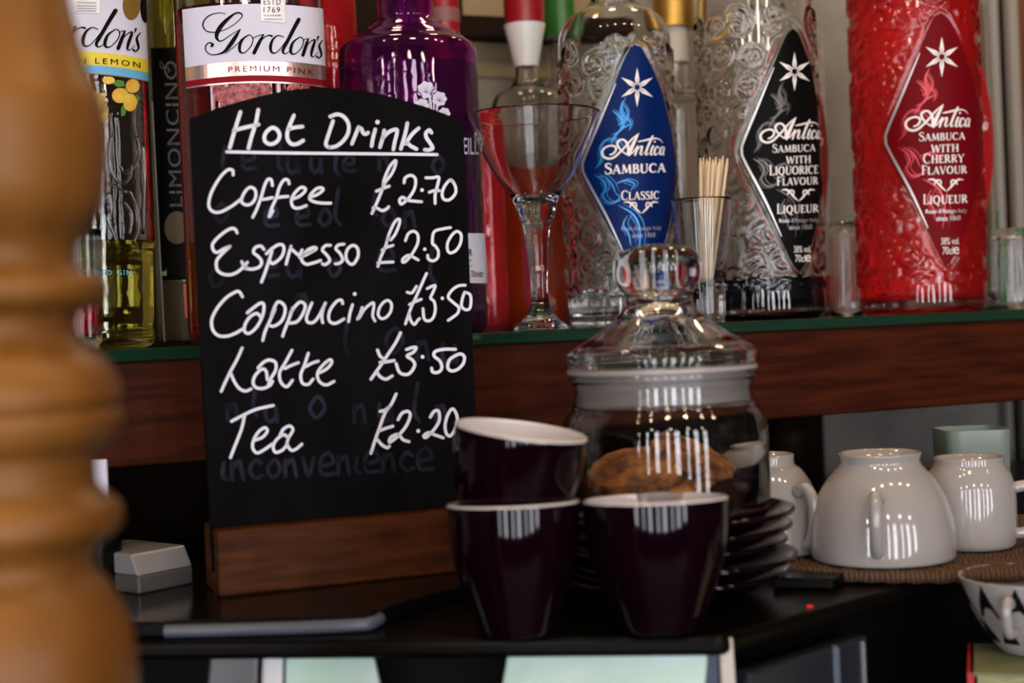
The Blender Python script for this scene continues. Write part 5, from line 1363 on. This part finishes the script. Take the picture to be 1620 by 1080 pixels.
def jmap(x, y, lift):
    h = min(max(-y, 2), 121); r = float(np.interp(h, [0, 4, 25, 60, 92, 112, 122], [40, 46, 62, 84, 98, 104, 106])) * k + lift
    a = x; return Vector((jg.x + r * math.sin(a), jg.y - r * math.cos(a), zb_ + h * k))
for i in range(12):
    a0 = -math.pi + i * math.pi / 6
    for (u, y0, y1) in ((0.0, -119, -66), (0.26, -64, -22)):
        nn_ = 6
        for j in range(nn_):
            t0, t1 = j / nn_, (j + 1) / nn_
            w0, w1 = 0.22 * (1 - t0), 0.22 * (1 - t1)
            L.add([(a0 + u - w0, y1 + (y0 - y1) * t0), (a0 + u + w0, y1 + (y0 - y1) * t0), (a0 + u + w1, y1 + (y0 - y1) * t1), (a0 + u - w1, y1 + (y0 - y1) * t1)], [(0, 1, 2, 3)])
L.build('triangle_pattern', M_ink, jug, jmap, 0.0004, label='black triangle pattern')
pts = [Vector((jg.x, jg.y, zb_)) + Vector((math.cos(4.1) * r * k, math.sin(4.1) * r * k, z * k)) for r, z in ((94, 92), (112, 100), (122, 82), (112, 52), (80, 46))]
v, f = tube([Vector(q) for q in cr([tuple(q) for q in pts], 6)], 8 * k, 14)
mesh_obj('handle', v, f, M_white, jug)

# ------------------------------------------------------------ steel box and dark bowl left of the board
zk = ZT + 0.0002
p0, p1 = ground(220, 940, zk), ground(306, 922, zk)
e_k = Vector((p1.x - p0.x, p1.y - p0.y)).normalized(); n_k = Vector((-e_k.y, e_k.x)); ln_ = (p1 - p0).length
kb = thing('steel_knock_box', 'small polished steel box standing left of the chalkboard', 'box', (p0.x, p0.y, zk))
hk = 62 * p0.y / F
def kbx(a0, a1, b0, b1, z0, z1): return obox((p0.x, p0.y), e_k, n_k, a0, a1, b0, b1, z0, z1)
v, f = kbx(0, ln_, 0, 0.05, zk, zk + hk * 0.45)
bevel(mesh_obj('box_body', v, f, P('satin_steel', (0.075, 0.07, 0.072), 0.4), kb, smooth=False), 0.001)
v = [Vector(q) for q in (kbx(0, ln_, 0.0, 0.05, zk + hk * 0.46, zk + hk)[0])]
v = [q + (Vector((n_k.x, n_k.y, 0)) * 0.006 if q.z > zk + hk * 0.8 else Vector()) for q in v]
bevel(mesh_obj('sloping_lid', v, f, P('pale_steel', (0.20, 0.195, 0.20), 0.25), kb, smooth=False), 0.001)
bw = ground(195, 915, zk); bw = Vector((bw.x - 0.012, bw.y + 0.022, zk)); kk_ = bw.y / F
bowl = thing('glass_ashtray', 'dark glass dish with warm glints beside the turned post', 'dish', bw)
pr = [(0, 0), (50 * kk_, 0), (58 * kk_, 6 * kk_), (66 * kk_, 40 * kk_), (62 * kk_, 42 * kk_), (52 * kk_, 12 * kk_), (0, 10 * kk_)]
v, f = lathe(pr, bw, 64)
mesh_obj('dish_body', v, f, P('smoky_glass', (0.10, 0.08, 0.05), 0.03, trans=0.6), bowl, sharp=0.6)
# white receipt paper sticking up behind the post
rp_ = at(156, 785, 0.76)
zcan = at(156, 787, 0.76).z
can = thing('black_canister', 'black canister behind the turned post with a white card on top', 'canister', (rp_.x - 0.004, rp_.y + 0.003, zk))
v, f = lathe([(0, zk), (0.0135, zk), (0.014, zk + 0.002), (0.014, zcan - 0.006)] + [(0.0125, zcan - 0.002), (0.012, zcan - 0.0002), (0, zcan - 0.0002)], (rp_.x - 0.004, rp_.y + 0.003, 0), 40)
mesh_obj('canister_body', v, f, M_blackgloss, can, sharp=0.7)
v, f = box(rp_.x - 0.006, rp_.x + 0.005, rp_.y, rp_.y + 0.003, zcan, at(156, 727, 0.76).z)
o = bevel(mesh_obj('menu_card', v, f, M_paper, smooth=False, loc=(rp_.x, rp_.y, zcan)), 0.0008)
top(o, 'narrow white card standing upright on the black canister behind the post', 'card')
